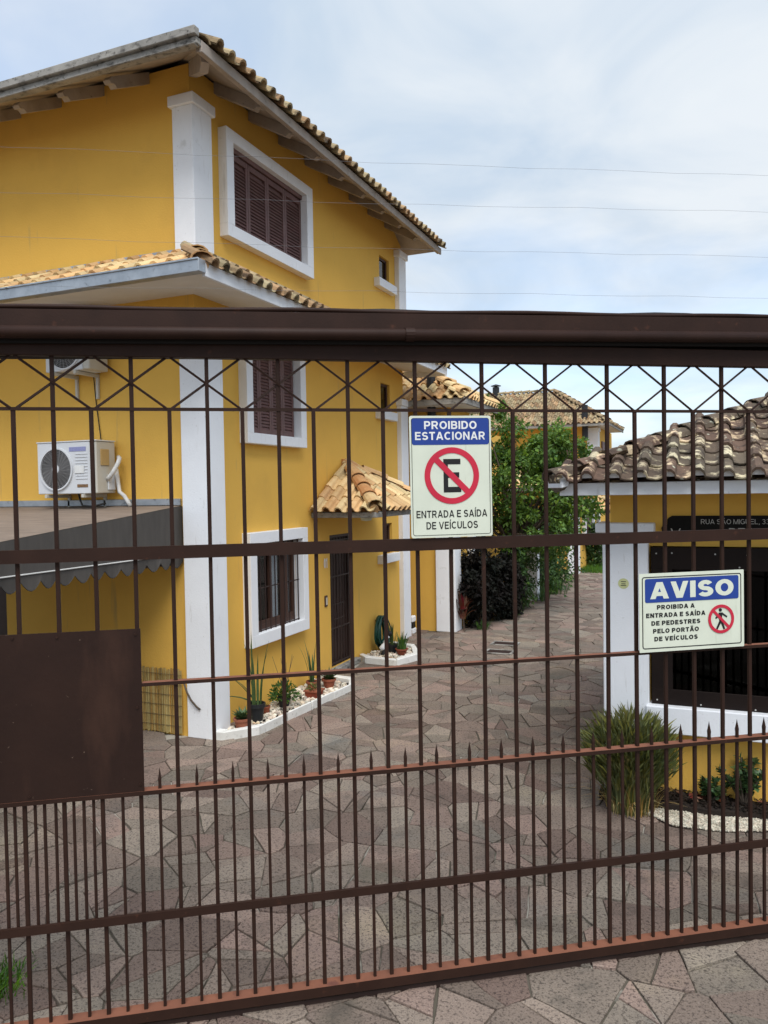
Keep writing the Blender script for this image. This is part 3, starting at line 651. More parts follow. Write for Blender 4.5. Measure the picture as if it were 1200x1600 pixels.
number = thing('house_number', (XF, 10.55, 1.7), 'pair of white house number digits left of the front door', 'house number')
put_text('01', 'sign_white', .11, .15, (XF+.008, 10.55, 1.71), (0, 1, 0), (0, 0, 1), number, .22, 'digit')
bell = thing('doorbell', (XF, 10.54, 1.06), 'small framed doorbell plate beside the front door', 'doorbell')
MB().box(XF+.001, XF+.018, 10.50, 10.58, 1.05, 1.22).build('frame', 'wood_brown', bell, bevel=.004); MB().box(XF+.018, XF+.024, 10.52, 10.56, 1.08, 1.19).build('button_plate', 'ac_side', bell)

# ------------------------------------------------------------------ left wall: air conditioners, awning, reed mat
def air_con(X0, X1, Y0, Y1, Z0, Z1, label, full=True):
    a = thing('air_conditioner', ((X0+X1)/2, Y1, Z0), label, 'air conditioner', 'air conditioners on the side wall')
    b = MB(); b.box(X0, X1-.10, Y0, Y1, Z0, Z1); b.build('casing', 'ac_white', a, bevel=.008)
    MB().box(X1-.098, X1, Y0+.004, Y1, Z0+.003, Z1-.003).build('side_cover', 'ac_side', a, bevel=.008)
    MB().box(X0-.008, X1+.008, Y0-.008, Y1+.005, Z1, Z1+.014).build('lid', 'ac_white', a, bevel=.004)
    fx, fz, fr = X0+.30, (Z0+Z1)/2-.01, .235
    def disc(r0, r1, y0, y1, m, name, n=36):
        mb = MB(); 
        for k in range(n):
            t0, t1 = 2*math.pi*k/n, 2*math.pi*(k+1)/n
            P = lambda r, t, y: (fx+r*math.cos(t), y, fz+r*math.sin(t))
            mb.quad(P(r0, t0, y0), P(r1, t0, y0), P(r1, t1, y0), P(r0, t1, y0)); mb.quad(P(r1, t0, y0), P(r1, t0, y1), P(r1, t1, y1), P(r1, t1, y0)); mb.quad(P(r0, t0, y0), P(r0, t1, y0), P(r0, t1, y1), P(r0, t0, y1))
        return mb.build(name, m, a)
    disc(.001, fr, Y0-.004, Y0, 'ac_dark', 'fan_opening'); disc(fr, fr+.018, Y0-.022, Y0, 'ac_white', 'grille_ring')
    g = MB()
    for r in [.07+i*.0185 for i in range(9)]:
        g.tube([(fx+r*math.cos(t*2*math.pi/28), Y0-.016, fz+r*math.sin(t*2*math.pi/28)) for t in range(29)], .0028, 4, False)
    for k in range(24):
        t = 2*math.pi*k/24; g.tube([(fx+.05*math.cos(t), Y0-.013, fz+.05*math.sin(t)), (fx+fr*math.cos(t+.5), Y0-.013, fz+fr*math.sin(t+.5))], .0026, 4, False)
    g.build('fan_grille', 'ac_wire', a); disc(.001, .052, Y0-.022, Y0-.012, 'ac_white', 'hub')
    for k in range(9):
        z = Z0+.17+k*.036
        MB().box(fx+.29, X1-.13, Y0-.006, Y0-.001, z, z+.010).build('vent_rib', 'ac_white', a, bevel=.002)
    if full:
        MB().box(X1-.40, X1-.15, Y0-.004, Y0-.001, Z1-.11, Z1-.06).build('brand_strip', 'label_violet', a)
        MB().box(X1-.32, X1-.18, Y0-.009, Y0-.0065, Z0+.24, Z0+.33).build('sticker', 'sign_white', a)
        MB().box(X1-.29, X1-.13, Y0-.004, Y0-.001, Z0+.075, Z0+.11).build('rating_label', 'label_brown', a)
        MB().box(X1+.001, X1+.014, Y0+.06, Y0+.20, Z1-.28, Z1-.09).build('terminal_cover', 'ac_tan', a, bevel=.005)
        MB().box(X1+.001, X1+.020, Y0+.17, Y1-.02, Z0+.04, Z0+.22).build('valve_cover', 'ac_white', a, bevel=.005)
    for bx in (X0+.12, X1-.22):
        mb = MB(); mb.box(bx, bx+.035, Y0-.02, YL-.002, Z0-.045, Z0-.005); mb.box(bx, bx+.035, YL-.035, YL-.003, Z0-.30, Z0-.045); mb.build('bracket', 'ac_side', a, bevel=.003)
    return a
ac1 = air_con(-7.43, -6.53, 7.05, 7.36, 2.815, 3.42, 'lower white air conditioner with pipes, just above the dark awning')
pp = MB(); pp.tube([(-6.53, 7.22, 2.98), (-6.49, 7.21, 3.0), (-6.44, 7.22, 3.06), (-6.40, 7.25, 3.15), (-6.41, 7.30, 3.22), (-6.47, 7.35, 3.24)], .026, 8)
pp.tube([(-6.49, 7.33, 3.10), (-6.46, 7.33, 2.90), (-6.44, 7.32, 2.83), (-6.37, 7.32, 2.78), (-6.32, 7.33, 2.70), (-6.30, 7.34, 2.66)], .024, 8); pp.build('wrapped_pipe', 'pipe_wrap', ac1, smooth=True)
pp = MB(); pp.tube([(-6.95, 7.2, 2.81), (-6.88, 7.15, 2.74), (-6.80, 7.1, 2.675), (-6.65, 7.1, 2.665), (-6.50, 7.15, 2.70)], .011, 6); pp.build('drain_hose', 'black_rubber', ac1, smooth=True)
ac2 = air_con(-7.26, -6.60, 7.05, 7.36, 4.25, 4.80, 'upper white air conditioner under the eave, half hidden by the gate beam', False)
cb = MB(); cb.tube([(-6.86, 7.40, 4.22), (-6.84, 7.41, 3.9), (-6.80, 7.41, 3.6), (-6.77, 7.40, 3.43)], .006, 6)
tag(cb.build('cable', 'black_rubber'), 'thin cable running down the wall between the two air conditioners', 'cable')

aw = thing('awning', (-7.5, YL, 1.95), 'dark brown fabric carport awning with scalloped edge on the side wall', 'awning')
ax0, ax1, ay0 = -9.6, -5.62, 2.6
zt0 = 2.66; zt1 = 2.66-.0995*(YL-ay0)
mb = MB(); mb.add([(ax0, YL-.01, zt0), (ax1, YL-.01, zt0), (ax1, ay0, zt1), (ax0, ay0, zt1)], [(0, 1, 2, 3)]); mb.add([(ax0, YL-.01, zt0-.01), (ax1, YL-.01, zt0-.01), (ax1, ay0, zt1-.01), (ax0, ay0, zt1-.01)], [(3, 2, 1, 0)]); mb.build('awning_top', 'fabric_top', aw)
mb = MB(); mb.prism([(ax1-.004, YL-.01, zt0-.004), (ax1-.004, ay0, zt1-.004), (ax1-.004, ay0, 2.107), (ax1-.004, YL-.01, 2.107)], (.008, 0, 0)); mb.prism([(ax0, ay0, zt1-.004), (ax1, ay0, zt1-.004), (ax1, ay0, 2.107), (ax0, ay0, 2.107)], (0, -.006, 0)); mb.build('awning_side', 'fabric_side', aw)
def valance(p0, p1, n, name):
    p0, p1 = V(p0), V(p1); top = []; bot = []
    for i in range(n*6+1):
        t = i/(n*6); ph = (i % 6)/6; z = -.065-.085*math.sin(math.pi*ph)
        p = p0.lerp(p1, t); w_ = .012*math.sin(t*n*2.3); nn = (p1-p0).normalized().cross(V((0, 0, 1)))
        top.append(p+nn*0); bot.append(p+V((0, 0, z))+nn*w_)
    mb = MB(); k = len(top); mb.v = [tuple(q) for q in top+bot]; mb.f = [(i, i+1, k+i+1, k+i) for i in range(k-1)]; mb.mi = [0]*(k-1); o = mb.build(name, 'fabric_side', aw)
    t = MB(); t.tube(bot, .004, 4); t.build('edge_piping', 'ac_dark', o)
valance((ax1+.006, YL-.02, 2.10), (ax1+.006, ay0, 2.10), 23, 'valance'); valance((ax1, ay0-.012, 2.10), (ax0, ay0-.012, 2.10), 19, 'valance')
mb = MB(); mb.tube([(ax1+.012, YL-.02, 2.105), (ax1+.012, ay0, 2.105)], .007, 6); mb.build('piping', 'piping_white', aw)
mb = MB(); mb.tube([(ax1-.06, YL-.02, 1.99), (ax1-.06, ay0+.05, 2.14)], .016, 6); mb.tube([(ax0, ay0+.04, 2.13), (ax1-.03, ay0+.04, 2.13)], .02, 6); mb.build('frame_tube', 'iron_dark', aw)
MB().box(-9.6, -5.63, YL-.035, YL-.002, 2.662, 2.74).build('wall_flashing', 'galvanised', aw, bevel=.006)
rm = thing('reed_mat', (-6.6, YL-.03, 0), 'low bamboo reed mat standing against the wall beside the corner pilaster', 'reed mat')
mb = MB(); x = -7.6
while x < -5.66: mb.tube([(x, YL-.04+random.uniform(-.006, .006), .015+random.uniform(-.01, .01)), (x+random.uniform(-.012, .012), YL-.035, .76+random.uniform(-.012, .012))], .0065, 5, False); x += .0135
tag(mb.build('reeds', 'bamboo', rm), None, kind='stuff')
for z in (.1, .22, .34, .46, .58, .70): MB().box(-7.6, -5.66, YL-.0505, YL-.047, z, z+.0035).build('binding', 'bark', rm)
mb = MB(); mb.tube([(-5.585, 7.325, .62), (-5.54, 7.318, .52), (-5.49, 7.32, .44), (-5.42, 7.325, .37), (-5.38, 7.335, .34)], .011, 6)
tag(mb.build('cable_stub', 'bark', smooth=True), 'short bent brown stick on the face of the white corner pilaster', 'stick')

# ------------------------------------------------------------------ flower beds by the house
def inset(poly, d):
    c = cen(poly); return [(x+(c[0]-x)*d, y+(c[1]-y)*d) for x, y in poly]
def pebbles(mb, poly, n, r0, r1, z):
    xs = [p[0] for p in poly]; ys = [p[1] for p in poly]; k = 0
    base = [(1, 0, 0), (-1, 0, 0), (0, 1, 0), (0, -1, 0), (0, 0, 1), (0, 0, -1), (.62, .62, .45), (-.62, .62, .45), (.62, -.62, .45), (-.62, -.62, .45)]
    while k < n:
        p = (random.uniform(min(xs), max(xs)), random.uniform(min(ys), max(ys)))
        if not inside(poly, p): continue
        k += 1; r = random.uniform(r0, r1); M = Matrix.Rotation(random.uniform(0, 6.3), 3, 'Z') @ Matrix.Diagonal((random.uniform(.8, 1.4), random.uniform(.7, 1), random.uniform(.5, .8)))
        ico_v = [(M @ V(v))*r + V((p[0], p[1], z+random.uniform(0, r*.9))) for v in OCT_V]; mb.add(ico_v, OCT_F)
bm = bmesh.new(); bmesh.ops.create_icosphere(bm, subdivisions=1, radius=1); OCT_V = [v.co.copy() for v in bm.verts]; OCT_F = [tuple(v.index for v in f.verts) for f in bm.faces]; bm.free()
def bed(outer, label, npeb, wdt=.10, h=.10):
    """raised bed: kerb blocks along the open polygon 'outer' (ends at the wall), pebbles inside"""
    b = thing('flower_bed', (outer[0][0], outer[0][1], 0), label, 'flower bed', 'pebble beds along the house')
    c = cen(outer); inn = []
    for i, p in enumerate(outer):
        d = V((c[0]-p[0], c[1]-p[1])); d = d.normalized()*wdt*1.3
        inn.append((p[0]+d.x, p[1]+d.y) if 0 < i < len(outer)-1 else (p[0]+d.x*.3, p[1]+d.y*.9))
    for i in range(len(outer)-1):
        a, e = V((*outer[i], 0)), V((*outer[i+1], 0)); ai, ei = V((*inn[i], 0)), V((*inn[i+1], 0)); n = max(1, round((e-a).length/.55))
        for k in range(n):
            t0, t1 = k/n+.004, (k+1)/n-.004; q = [a.lerp(e, t0), a.lerp(e, t1), ai.lerp(ei, t1), ai.lerp(ei, t0)]
            MB().prism([(p.x, p.y, -.02) for p in q], (0, 0, h+.02+random.uniform(-.006, .006))).build('kerb_block', 'white_kerb', b, bevel=.008)
    MB().prism([(*p, -.02) for p in inn], (0, 0, .06)).build('soil', 'soil', b)
    mb = MB(); pebbles(mb, inset(inn, .04), npeb, .010, .036, .042); tag(mb.build('pebbles', 'pebble_white', b, smooth=False), None, kind='stuff')
    return b
bed([(-5.22, 7.36), (-5.12, 7.36), (-4.84, 7.72), (-4.66, 9.95), (-4.80, 10.22), (-5.395, 10.30)], 'long pebble bed with white kerb and potted plants below the ground window', 900)
bed([(-5.395, 11.72), (-5.2, 11.52), (-4.63, 11.47), (-4.45, 12.07), (-4.80, 12.75), (-5.3, 12.9)], 'short pebble bed with white kerb under the green hose by the door', 420)

def pot(c, r, h, m, square=False):
    mb = MB(); x, y, z = c
    if square:
        a = r; mb.add([(x-a*.8, y-a*.8, z), (x+a*.8, y-a*.8, z), (x+a*.8, y+a*.8, z), (x-a*.8, y+a*.8, z), (x-a, y-a, z+h), (x+a, y-a, z+h), (x+a, y+a, z+h), (x-a, y+a, z+h)], [(0, 1, 5, 4), (1, 2, 6, 5), (2, 3, 7, 6), (3, 0, 4, 7), (3, 2, 1, 0)])
        mb.box(x-a*1.08, x+a*1.08, y-a*1.08, y+a*1.08, z+h*.8, z+h*.98); 
    else: mb.lathe(c, [(r*.68, 0), (r*.92, h*.78), (r*1.06, h*.78), (r*1.08, h), (r*.93, h), (r*.9, h*.86)], 18)
    return mb
def potted(c, r, h, m, label, foliage, fm, square=False):
    t = thing('potted_plant', c, label, 'potted plant'); pot(c, r, h, m, square).build('pot', m, t)
    MB().lathe((c[0], c[1], c[2]+h*.78), [(r*.88, 0), (r*.8, .012)], 14).build('soil', 'soil', t)
    mb = MB(); foliage(mb, (c[0], c[1], c[2]+h*.85)); mb.build('leaves', fm, t); return t
def rosette(n, ln, wd, up=.8):
    def f(mb, b):
        for i in range(n):
            a = i*2.4; e = up*(.35+.65*(1-i/n)); d = np.array([[math.cos(a), math.sin(a), .25+1.6*(i/n)*up]])
            leafmesh([b], d, [[0, 0, 1]], [ln*(.7+.3*random.random())], [wd], mb, .35, -.05)
    return f
def straps(n, ln, wd, sp, lean): return lambda mb, b: blades(mb, b, n, ln, wd, sp, lean, 5)
def bushlet(n, r, leaf):
    def f(mb, b):
        d = rdir(n); d[:, 2] = abs(d[:, 2]); rr = r*RNG.random(n)**.4; P = np.array(b)+d*rr[:, None]*[1, 1, 1.1]
        leafmesh(P, d+rdir(n)*.5, rdir(n), leaf*(.6+.6*RNG.random(n)), leaf*.5*(.6+.5*RNG.random(n)), mb)
    return f
PZ_ = .055
potted((-5.05, 7.68, PZ_), .095, .13, 'terracotta', 'round terracotta pot with a squat spiky succulent nearest the corner pilaster', rosette(26, .17, .055), 'leaf_snake')
sn = potted((-5.05, 8.00, PZ_), .10, .22, 'pot_black', 'tall snake plant in a black pot below the window', straps(9, .90, .036, .07, .34), 'leaf_snake')
mb = MB()
for (dx, dy, L_, zz) in ((-.62, -.25, .60, .42), (-.55, -.10, .50, .30), (-.75, -.30, .55, .12)):
    b = len(mb.v); p0 = V((-5.05, 8.0, .27)); p1 = p0+V((dx*.45, dy*1.2, zz))
    for k in range(6):
        t = k/5; c = p0.lerp(p1, t)+V((0, 0, .05*math.sin(t*3.1))); ww = .022*(1-t)+.002; mb.v += [tuple(c-V((0, 0, ww*.5))), tuple(c+V((.01, -.01, 0))), tuple(c+V((0, 0, ww*.5)))]
    for k in range(5): q = b+3*k; mb.f += [(q, q+1, q+4, q+3), (q+1, q+2, q+5, q+4)]; mb.mi += [0, 0]
mb.build('long_leaves', 'leaf_snake', sn)
potted((-5.12, 8.33, PZ_), .05, .09, 'terracotta', 'tiny red pot just behind the black snake plant pot', bushlet(14, .03, .03), 'leaf_herb')
hb = potted((-5.05, 8.65, PZ_), .085, .13, 'pot_black', 'small black pot of bushy green herbs with bare twigs', bushlet(420, .19, .055), 'leaf_herb')
tw = MB()
for k in range(6):
    a = random.uniform(0, 6.3); tw.tube([(-5.05, 8.65, .18), (-5.05+.05*math.cos(a), 8.65+.06*math.sin(a), .38), (-5.05+.14*math.cos(a+.4), 8.65+.16*math.sin(a+.4), .56+random.uniform(0, .18))], [.006, .004, .002], 5)
tw.build('twigs', 'bark', hb)
potted((-4.92, 9.22, PZ_), .10, .10, 'terracotta', 'low square terracotta pot at the front edge of the pebble bed', bushlet(60, .07, .06), 'leaf_blade', True)
potted((-5.12, 9.55, PZ_), .085, .12, 'terracotta', 'terracotta pot with a tall upright cactus-like plant against the wall', straps(8, .62, .055, .05, .3), 'leaf_snake')
potted((-4.95, 9.72, PZ_), .095, .13, 'terracotta', 'terracotta pot of short succulents at the door end of the bed', rosette(30, .22, .045), 'leaf_snake')
potted((-4.79, 12.09, PZ_), .10, .10, 'terracotta', 'low terracotta pot of green grassy plant in the short bed by the pilaster', straps(46, .30, .03, .07, .5), 'leaf_herb')
potted((-4.98, 12.16, PZ_), .09, .15, 'pot_black', 'dark pot with a few broad leaves beside the white bird ornament', straps(9, .42, .05, .04, .5), 'leaf_snake')
bd = thing('garden_ornament', (-5.03, 11.98, PZ_), 'small white and black bird shaped ornament in the short pebble bed', 'ornament')
mb = MB(); mb.tube([(-5.10, 11.93, .15), (-5.06, 11.95, .19), (-5.03, 11.97, .25), (-5.02, 11.98, .33), (-4.98, 12.0, .37)], [.045, .05, .035, .026, .03], 10); mb.build('body', 'white_paint', bd, smooth=True)
mb = MB(); mb.lathe((-4.965, 12.0, .365), [(.01, 0), (.04, .02), (.045, .05), (.03, .08), (.005, .09)], 10); mb.build('head', 'black_rubber', bd, smooth=True)
mb = MB(); mb.lathe((-5.06, 11.95, PZ_-.01), [(.05, 0), (.04, .06), (.03, .12)], 10); mb.build('foot', 'pot_black', bd)
hs = MB()
hs = thing('garden_hose', (-5.28, 12.42, 0), 'dark green garden hose hanging in a long coil on the wall right of the door', 'hose')
mb = MB()
for k in range(20):
    pts = []; hw = random.uniform(.12, .29); zb_ = random.uniform(.045, .20); dx = random.uniform(-.03, .16); tp = .60+random.uniform(-.04, .03)
    for i in range(21):
        t = 2*math.pi*i/20; pts.append((XF+.06+dx*.6+.05*(1-math.cos(t)*.9)*.5, 12.40+hw*math.sin(t)*(1.0-.25*math.cos(t))+random.uniform(-.006, .006), (tp+zb_)/2+(tp-zb_)/2*math.cos(t)))
    mb.tube(pts, .0125, 6, False)
mb.build('hose_loops', 'hose_green', hs, smooth=True)
mb = MB(); mb.tube([(XF+.002, 12.40, .55), (XF+.15, 12.40, .55), (XF+.16, 12.40, .60)], .010, 6); mb.build('hook', 'iron_dark', hs)
ft = thing('wall_fitting', (-5.36, 14.2, 0), 'white and black fitting at the foot of the wall behind the far pilaster', 'fitting')
MB().box(-5.45, -5.36, 14.15, 14.33, .22, .34).build('cover', 'white_paint', ft, bevel=.02); MB().box(-5.45, -5.37, 14.16, 14.32, .10, .22).build('box', 'black_rubber', ft, bevel=.01); MB().box(-5.45, -5.36, 14.15, 14.33, 0, .10).build('base', 'white_paint', ft, bevel=.01)

# ------------------------------------------------------------------ the sliding gate
GA = V((-2.263, 3.515, 0)); GD = V((.82756, .56138, 0)); GN = V((.56138, -.82756, 0))      # origin, along, towards the street
def GP(q, z, off=0): return GA+GD*q+GN*off+V((0, 0, z))
Q0, Q1 = -2.6, 3.75
def gbar(mb, q0, q1, z0, z1, o0, o1, top=None):
    return mb.obox(GP(q0, z0, o0), GD*(q1-q0), GN*(o1-o0), (0, 0, z1-z0), 0, top)
gate = thing('sliding_gate', GP(.6, 0), 'tall dark brown iron bar gate across the drive', 'gate')
gbar(MB(), Q0, Q1, .05, .104, -.075, 0, 1).build('bottom_rail', ['gate_brown', 'gate_faded'], gate)
gbar(MB(), Q0, Q1, 3.50, 3.60, -.06, -.005).build('top_rail', 'gate_brown', gate, bevel=.003)
gbar(MB(), Q0, Q1, 2.463, 2.530, -.020, 0).build('middle_rail', 'gate_brown', gate)
gbar(MB(), Q0, Q1, .580, .622, -.020, 0).build('low_rail', 'gate_brown', gate)
gbar(MB(), -.545, Q1, 1.806, 1.824, -.055, -.012, 1).build('thin_rail', ['gate_brown', 'gate_faded'], gate)
gbar(MB(), Q0, Q1, 1.240, 1.262, -.068, -.008, 1).build('spear_rail', ['gate_brown', 'gate_faded'], gate)
gbar(MB(), Q0, Q1, 3.228, 3.244, -.044, -.024).build('lattice_rail', 'gate_brown', gate)
SP = .1880; q = -.941-10*SP
k = -10; BW = .0100
bar_f = None
def vbar_mesh(z0, z1, h, tip=False):
    mb = MB(); mb.box(-h, h, -h, h, z0, z1)
    if tip: mb.add([(-h, -h, z1), (h, -h, z1), (h, h, z1), (-h, h, z1), (-h*1.12, -h*1.12, z1+.018), (h*1.12, -h*1.12, z1+.018), (h*1.12, h*1.12, z1+.018), (-h*1.12, h*1.12, z1+.018), (0, 0, z1+.080)], [(0, 1, 5, 4), (1, 2, 6, 5), (2, 3, 7, 6), (3, 0, 4, 7), (4, 5, 8), (5, 6, 8), (6, 7, 8), (7, 4, 8)])
    return mb.mesh('bar', 'gate_brown', bevel=.002 if not tip else 0)
rot = Matrix.Rotation(math.atan2(GD.y, GD.x), 4, 'Z')
def place(name, me, q, off=-.034):
    M = rot @ Matrix.Rotation(random.gauss(0, .0012), 4, 'Y') @ Matrix.Rotation(random.gauss(0, .0012), 4, 'X'); M.translation = GP(q+random.gauss(0, .0012), 0, off); return link(name, me, gate, M)
full = vbar_mesh(.10, 3.505, BW); short = vbar_mesh(.10, 3.232, BW); spear = vbar_mesh(.10, 1.295, .0075, True); low = vbar_mesh(.10, 1.245, .0075); tight = vbar_mesh(.60, 1.245, .0070)
for k in range(-8, 26):
    q = -.941+k*SP
    if q > Q1: break
    place('vertical_bar', full if k % 2 == 0 else short, q)
    qs = q+SP/2
    place('spear_bar', spear if qs > -.545 else low, qs)
    if q < -.8:
        place('infill_bar', tight, q+SP*.25); 
        if q+SP*.75 < -.78: place('infill_bar', tight, q+SP*.75)
for k in range(-9, 26, 2):                 # crossed diagonals under the top rail, meeting at the short bars
    qa, qb = -.941+k*SP, -.941+(k+2)*SP
    if qb > Q1: break
    for z0, z1, o in ((3.240, 3.502, -.040), (3.502, 3.240, -.026)):
        mb = MB(); mb.tube([GP(qa+.012, z0, o), GP(qb-.012, z1, o)], .0075, 4, True); mb.build('lattice_bar', 'gate_brown', gate)
pn = gbar(MB(), Q0, -.545, 1.262, 2.108, -.016, -.010).build('sheet_panel', 'sheet_brown', gate)
tag(pn, 'plain dark brown metal sheet covering the latch end of the gate')
for q_, z_ in ((-1.16, 2.09), (-.95, 2.085), (-.57, 2.08), (-.565, 1.30), (-.57, 1.7), (-1.1, 1.285)):
    mb = MB(); mb.tube([GP(q_, z_, -.010), GP(q_, z_, -.004)], .007, 8); mb.build('rivet', 'gate_brown', pn)
bwl = MB(); gbar(bwl, -9.5, -2.75, -.02, 2.7, -.20, 0); tag(bwl.build('light_block_wall', 'yellow_wall'), 'yellow street wall left of the gate, unseen and added to shade the carport', 'wall')  # unseen wall, added to keep street light from under the awning
trk = MB(); gbar(trk, Q0, Q1, -.012, .026, -.050, -.030); tag(trk.build('gate_track', 'iron_dark'), 'narrow ground track under the bottom rail of the gate', 'track')
beam = thing('overhead_beam', GP(.6, 3.5, .1), 'dark brown steel guide beam with pipe above the gate', 'beam')
TL = .0155                               # the beam climbs slightly along its length
def tilt(z, q): return z+(q+1.14)*TL
def bbeam(z0, z1, o0, o1, m, name):
    mb = MB(); vs = []
    for q in (Q0, Q1):
        for z, o in ((z0, o0), (z1, o0), (z1, o1), (z0, o1)): vs.append(GP(q, tilt(z, q), o))
    mb.add(vs, [(0, 1, 2, 3), (7, 6, 5, 4), (0, 4, 5, 1), (1, 5, 6, 2), (2, 6, 7, 3), (3, 7, 4, 0)]); return mb.build(name, m, beam)
bbeam(3.600, 3.712, -.14, .06, 'gate_brown', 'box_beam')
bbeam(3.500, 3.598, -.14, -.075, 'grime_shade_black', 'guide_channel'); bbeam(3.552, 3.600, .005, .03, 'grime_shade_black', 'guide_lip')  # channel and lip coloured black: the gap's shade plus grimy paint
mb = MB(); mb.tube([GP(q, tilt(3.598, q), .066) for q in (Q0, 0, Q1)], .032, 14); pi = mb.build('pipe', 'gate_brown', beam, smooth=True)
mb = MB(); mb.tube([GP(q, tilt(3.598, q), .066) for q in (.86, .91)], .037, 14); mb.build('pipe_joint', 'gate_brown', pi)
mb = MB(); mb.tube([GP(q, tilt(3.724, q)+.004*math.sin(q*5), .045) for q in np.linspace(Q0, Q1, 30)], .0125, 8)
tp = mb.build('thin_conduit', 'gate_brown', beam, smooth=True)
mb = MB(); mb.tube([GP(q, tilt(3.722, q)+h*.6, .03) for q, h in ((.45, .0), (.6, .012), (.75, .02), (.95, .012), (1.15, .002), (1.6, .0), (1.95, .0), (2.15, .010), (2.35, .022), (2.55, .02), (2.75, .004), (3.2, 0), (3.7, 0))], .009, 6)
tag(mb.build('black_cable', 'black_rubber', smooth=True), 'loose black cable lying along the top of the gate beam', 'cable')
for i, (za, zb_, zc_, lab) in enumerate(((4.506, 4.555, 4.627, 'topmost'), (4.283, 4.337, 4.415, 'second highest'), (4.068, 4.096, 4.15, 'third highest'), (3.832, 3.868, 3.906, 'lowest'))):
    mb = MB(); pts = []
    for q in np.linspace(-2.6, 4.6, 25):
        t = (q+1.15)/4.26; z = za*(1-t)*(1-2*t)+zb_*4*t*(1-t)+zc_*t*(2*t-1) if False else np.interp(q, (-2.6, .91, 4.6), (za-(zb_-za)*.7, zb_, zb_+(zc_-zb_)*1.68))
        pts.append(GP(q, z+.004*math.sin(q*7+i), .02))
    mb.tube(pts, .0006, 5); tag(mb.build('fence_wire', 'wire_grey'), lab+' of the four thin fence wires stretched above the gate', 'wire', 'wires above the gate')

# ------------------------------------------------------------------ the two signs on the gate
def rrect(w_, h_, r, n=5):
    pts = []
    for cx, cy, a0 in ((w_/2-r, h_/2-r, 0), (-w_/2+r, h_/2-r, 90), (-w_/2+r, -h_/2+r, 180), (w_/2-r, -h_/2+r, 270)):
        for k in range(n+1): a = R(a0+90*k/n); pts.append((cx+r*math.cos(a), cy+r*math.sin(a)))
    return pts
class Sign:
    def __init__(s, name, q, z, w_, h_, label, tilt_=0.0):
        s.c = GP(q, z, .012); s.ex = (GD*math.cos(tilt_)+V((0, 0, 1))*math.sin(tilt_)); s.ey = V((0, 0, 1))*math.cos(tilt_)-GD*math.sin(tilt_); s.n = GN; s.w, s.h = w_, h_
        s.t = thing(name, GP(q, z-h_/2, .01), label, 'sign')
    def P(s, x, y, d=0): return s.c+s.ex*x+s.ey*y+s.n*d
    def flat(s, pts, d0, d1, m, name): return MB().prism([s.P(x, y, d0) for x, y in pts], s.n*(d1-d0)).build(name, m, s.t)
    def ring(s, cx, cy, r0, r1, d0, d1, m, name, n=56):
        mb = MB(); vs = []
        for k in range(n):
            a = 2*math.pi*k/n
            for r, d in ((r0, d1), (r1, d1), (r1, d0), (r0, d0)): vs.append(s.P(cx+r*math.cos(a), cy+r*math.sin(a), d))
        fs = []
        for k in range(n):
            k2 = (k+1) % n
            for j in range(4): fs.append((4*k+j, 4*k+(j+1) % 4, 4*k2+(j+1) % 4, 4*k2+j))
        return mb.add(vs, fs).build(name, m, s.t)
    def outline(s, w_, h_, r, t, d0, d1, m, name='border_line', cy=0):
        a, b = rrect(w_, h_, r), rrect(w_-2*t, h_-2*t, max(r-t, .002)); mb = MB(); n = len(a); vs = [s.P(x, y+cy, d1) for x, y in a]+[s.P(x, y+cy, d1) for x, y in b]+[s.P(x, y+cy, d0) for x, y in a]
        return mb.add(vs, [(i, (i+1) % n, n+(i+1) % n, n+i) for i in range(n)]+[(2*n+i, 2*n+(i+1) % n, (i+1) % n, i) for i in range(n)]).build(name, m, s.t)
    def text(s, t, m, cx, cy, w_, h_, d, th=.19, gap=.13): return put_text(t, m, w_, h_, s.P(cx, cy, d), s.ex, s.ey, s.t, th, gap=gap)
s1 = Sign('no_parking_sign', 1.123, 2.868, .466, .668, 'tall cream sign reading PROIBIDO ESTACIONAR with a crossed-out E', R(.3))
s1.flat(rrect(.466, .668, .012), -.004, .0, 'sign_cream', 'plate')
s1.flat([(x, y+.2475) for x, y in rrect(.440, .145, .012)], .0002, .0012, 'sign_blue', 'blue_band')
s1.outline(.446, .644, .014, .0028, .0002, .0010, 'sign_black', cy=0)
s1.text('PROIBIDO', 'sign_white', .0, .283, .30, .044, .0018, .185); s1.text('ESTACIONAR', 'sign_white', -.002, .224, .40, .044, .0018, .185)
ey_ = .005
e = [(-.048, -.092), (.052, -.092), (.052, -.062), (-.022, -.062), (-.022, -.012), (.042, -.012), (.042, .018), (-.022, .018), (-.022, .062), (.050, .062), (.050, .092), (-.048, .092)]
s1.flat([(x+.003, y+ey_) for x, y in e], .0002, .0012, 'sign_black', 'letter_e')
a = R(-45); rr = .13; hw = .0165
s1.flat([(math.cos(a)*t-math.sin(a)*u+.003, math.sin(a)*t+math.cos(a)*u+ey_) for t, u in ((-rr, -hw), (rr, -hw), (rr, hw), (-rr, hw))], .0014, .0022, 'sign_red', 'slash')
s1.ring(.003, ey_, .124, .156, .0014, .0026, 'sign_red', 'ring')
s1.text('ENTRADA E SAÍDA', 'sign_black', .0, -.205, .405, .040, .0012, .165); s1.text('DE VEÍCULOS', 'sign_black', .0, -.268, .295, .040, .0012, .165)
s2 = Sign('warning_sign', 2.591, 2.056, .685, .462, 'wide cream sign headed AVISO with a crossed-out walking figure', R(.2))
s2.flat(rrect(.685, .462, .004), -.004, 0, 'sign_cream', 'plate')
s2.outline(.650, .424, .016, .006, .0002, .0010, 'sign_black')
s2.flat([(x, y+.130) for x, y in rrect(.612, .140, .012)], .0012, .0020, 'sign_blue', 'blue_band')
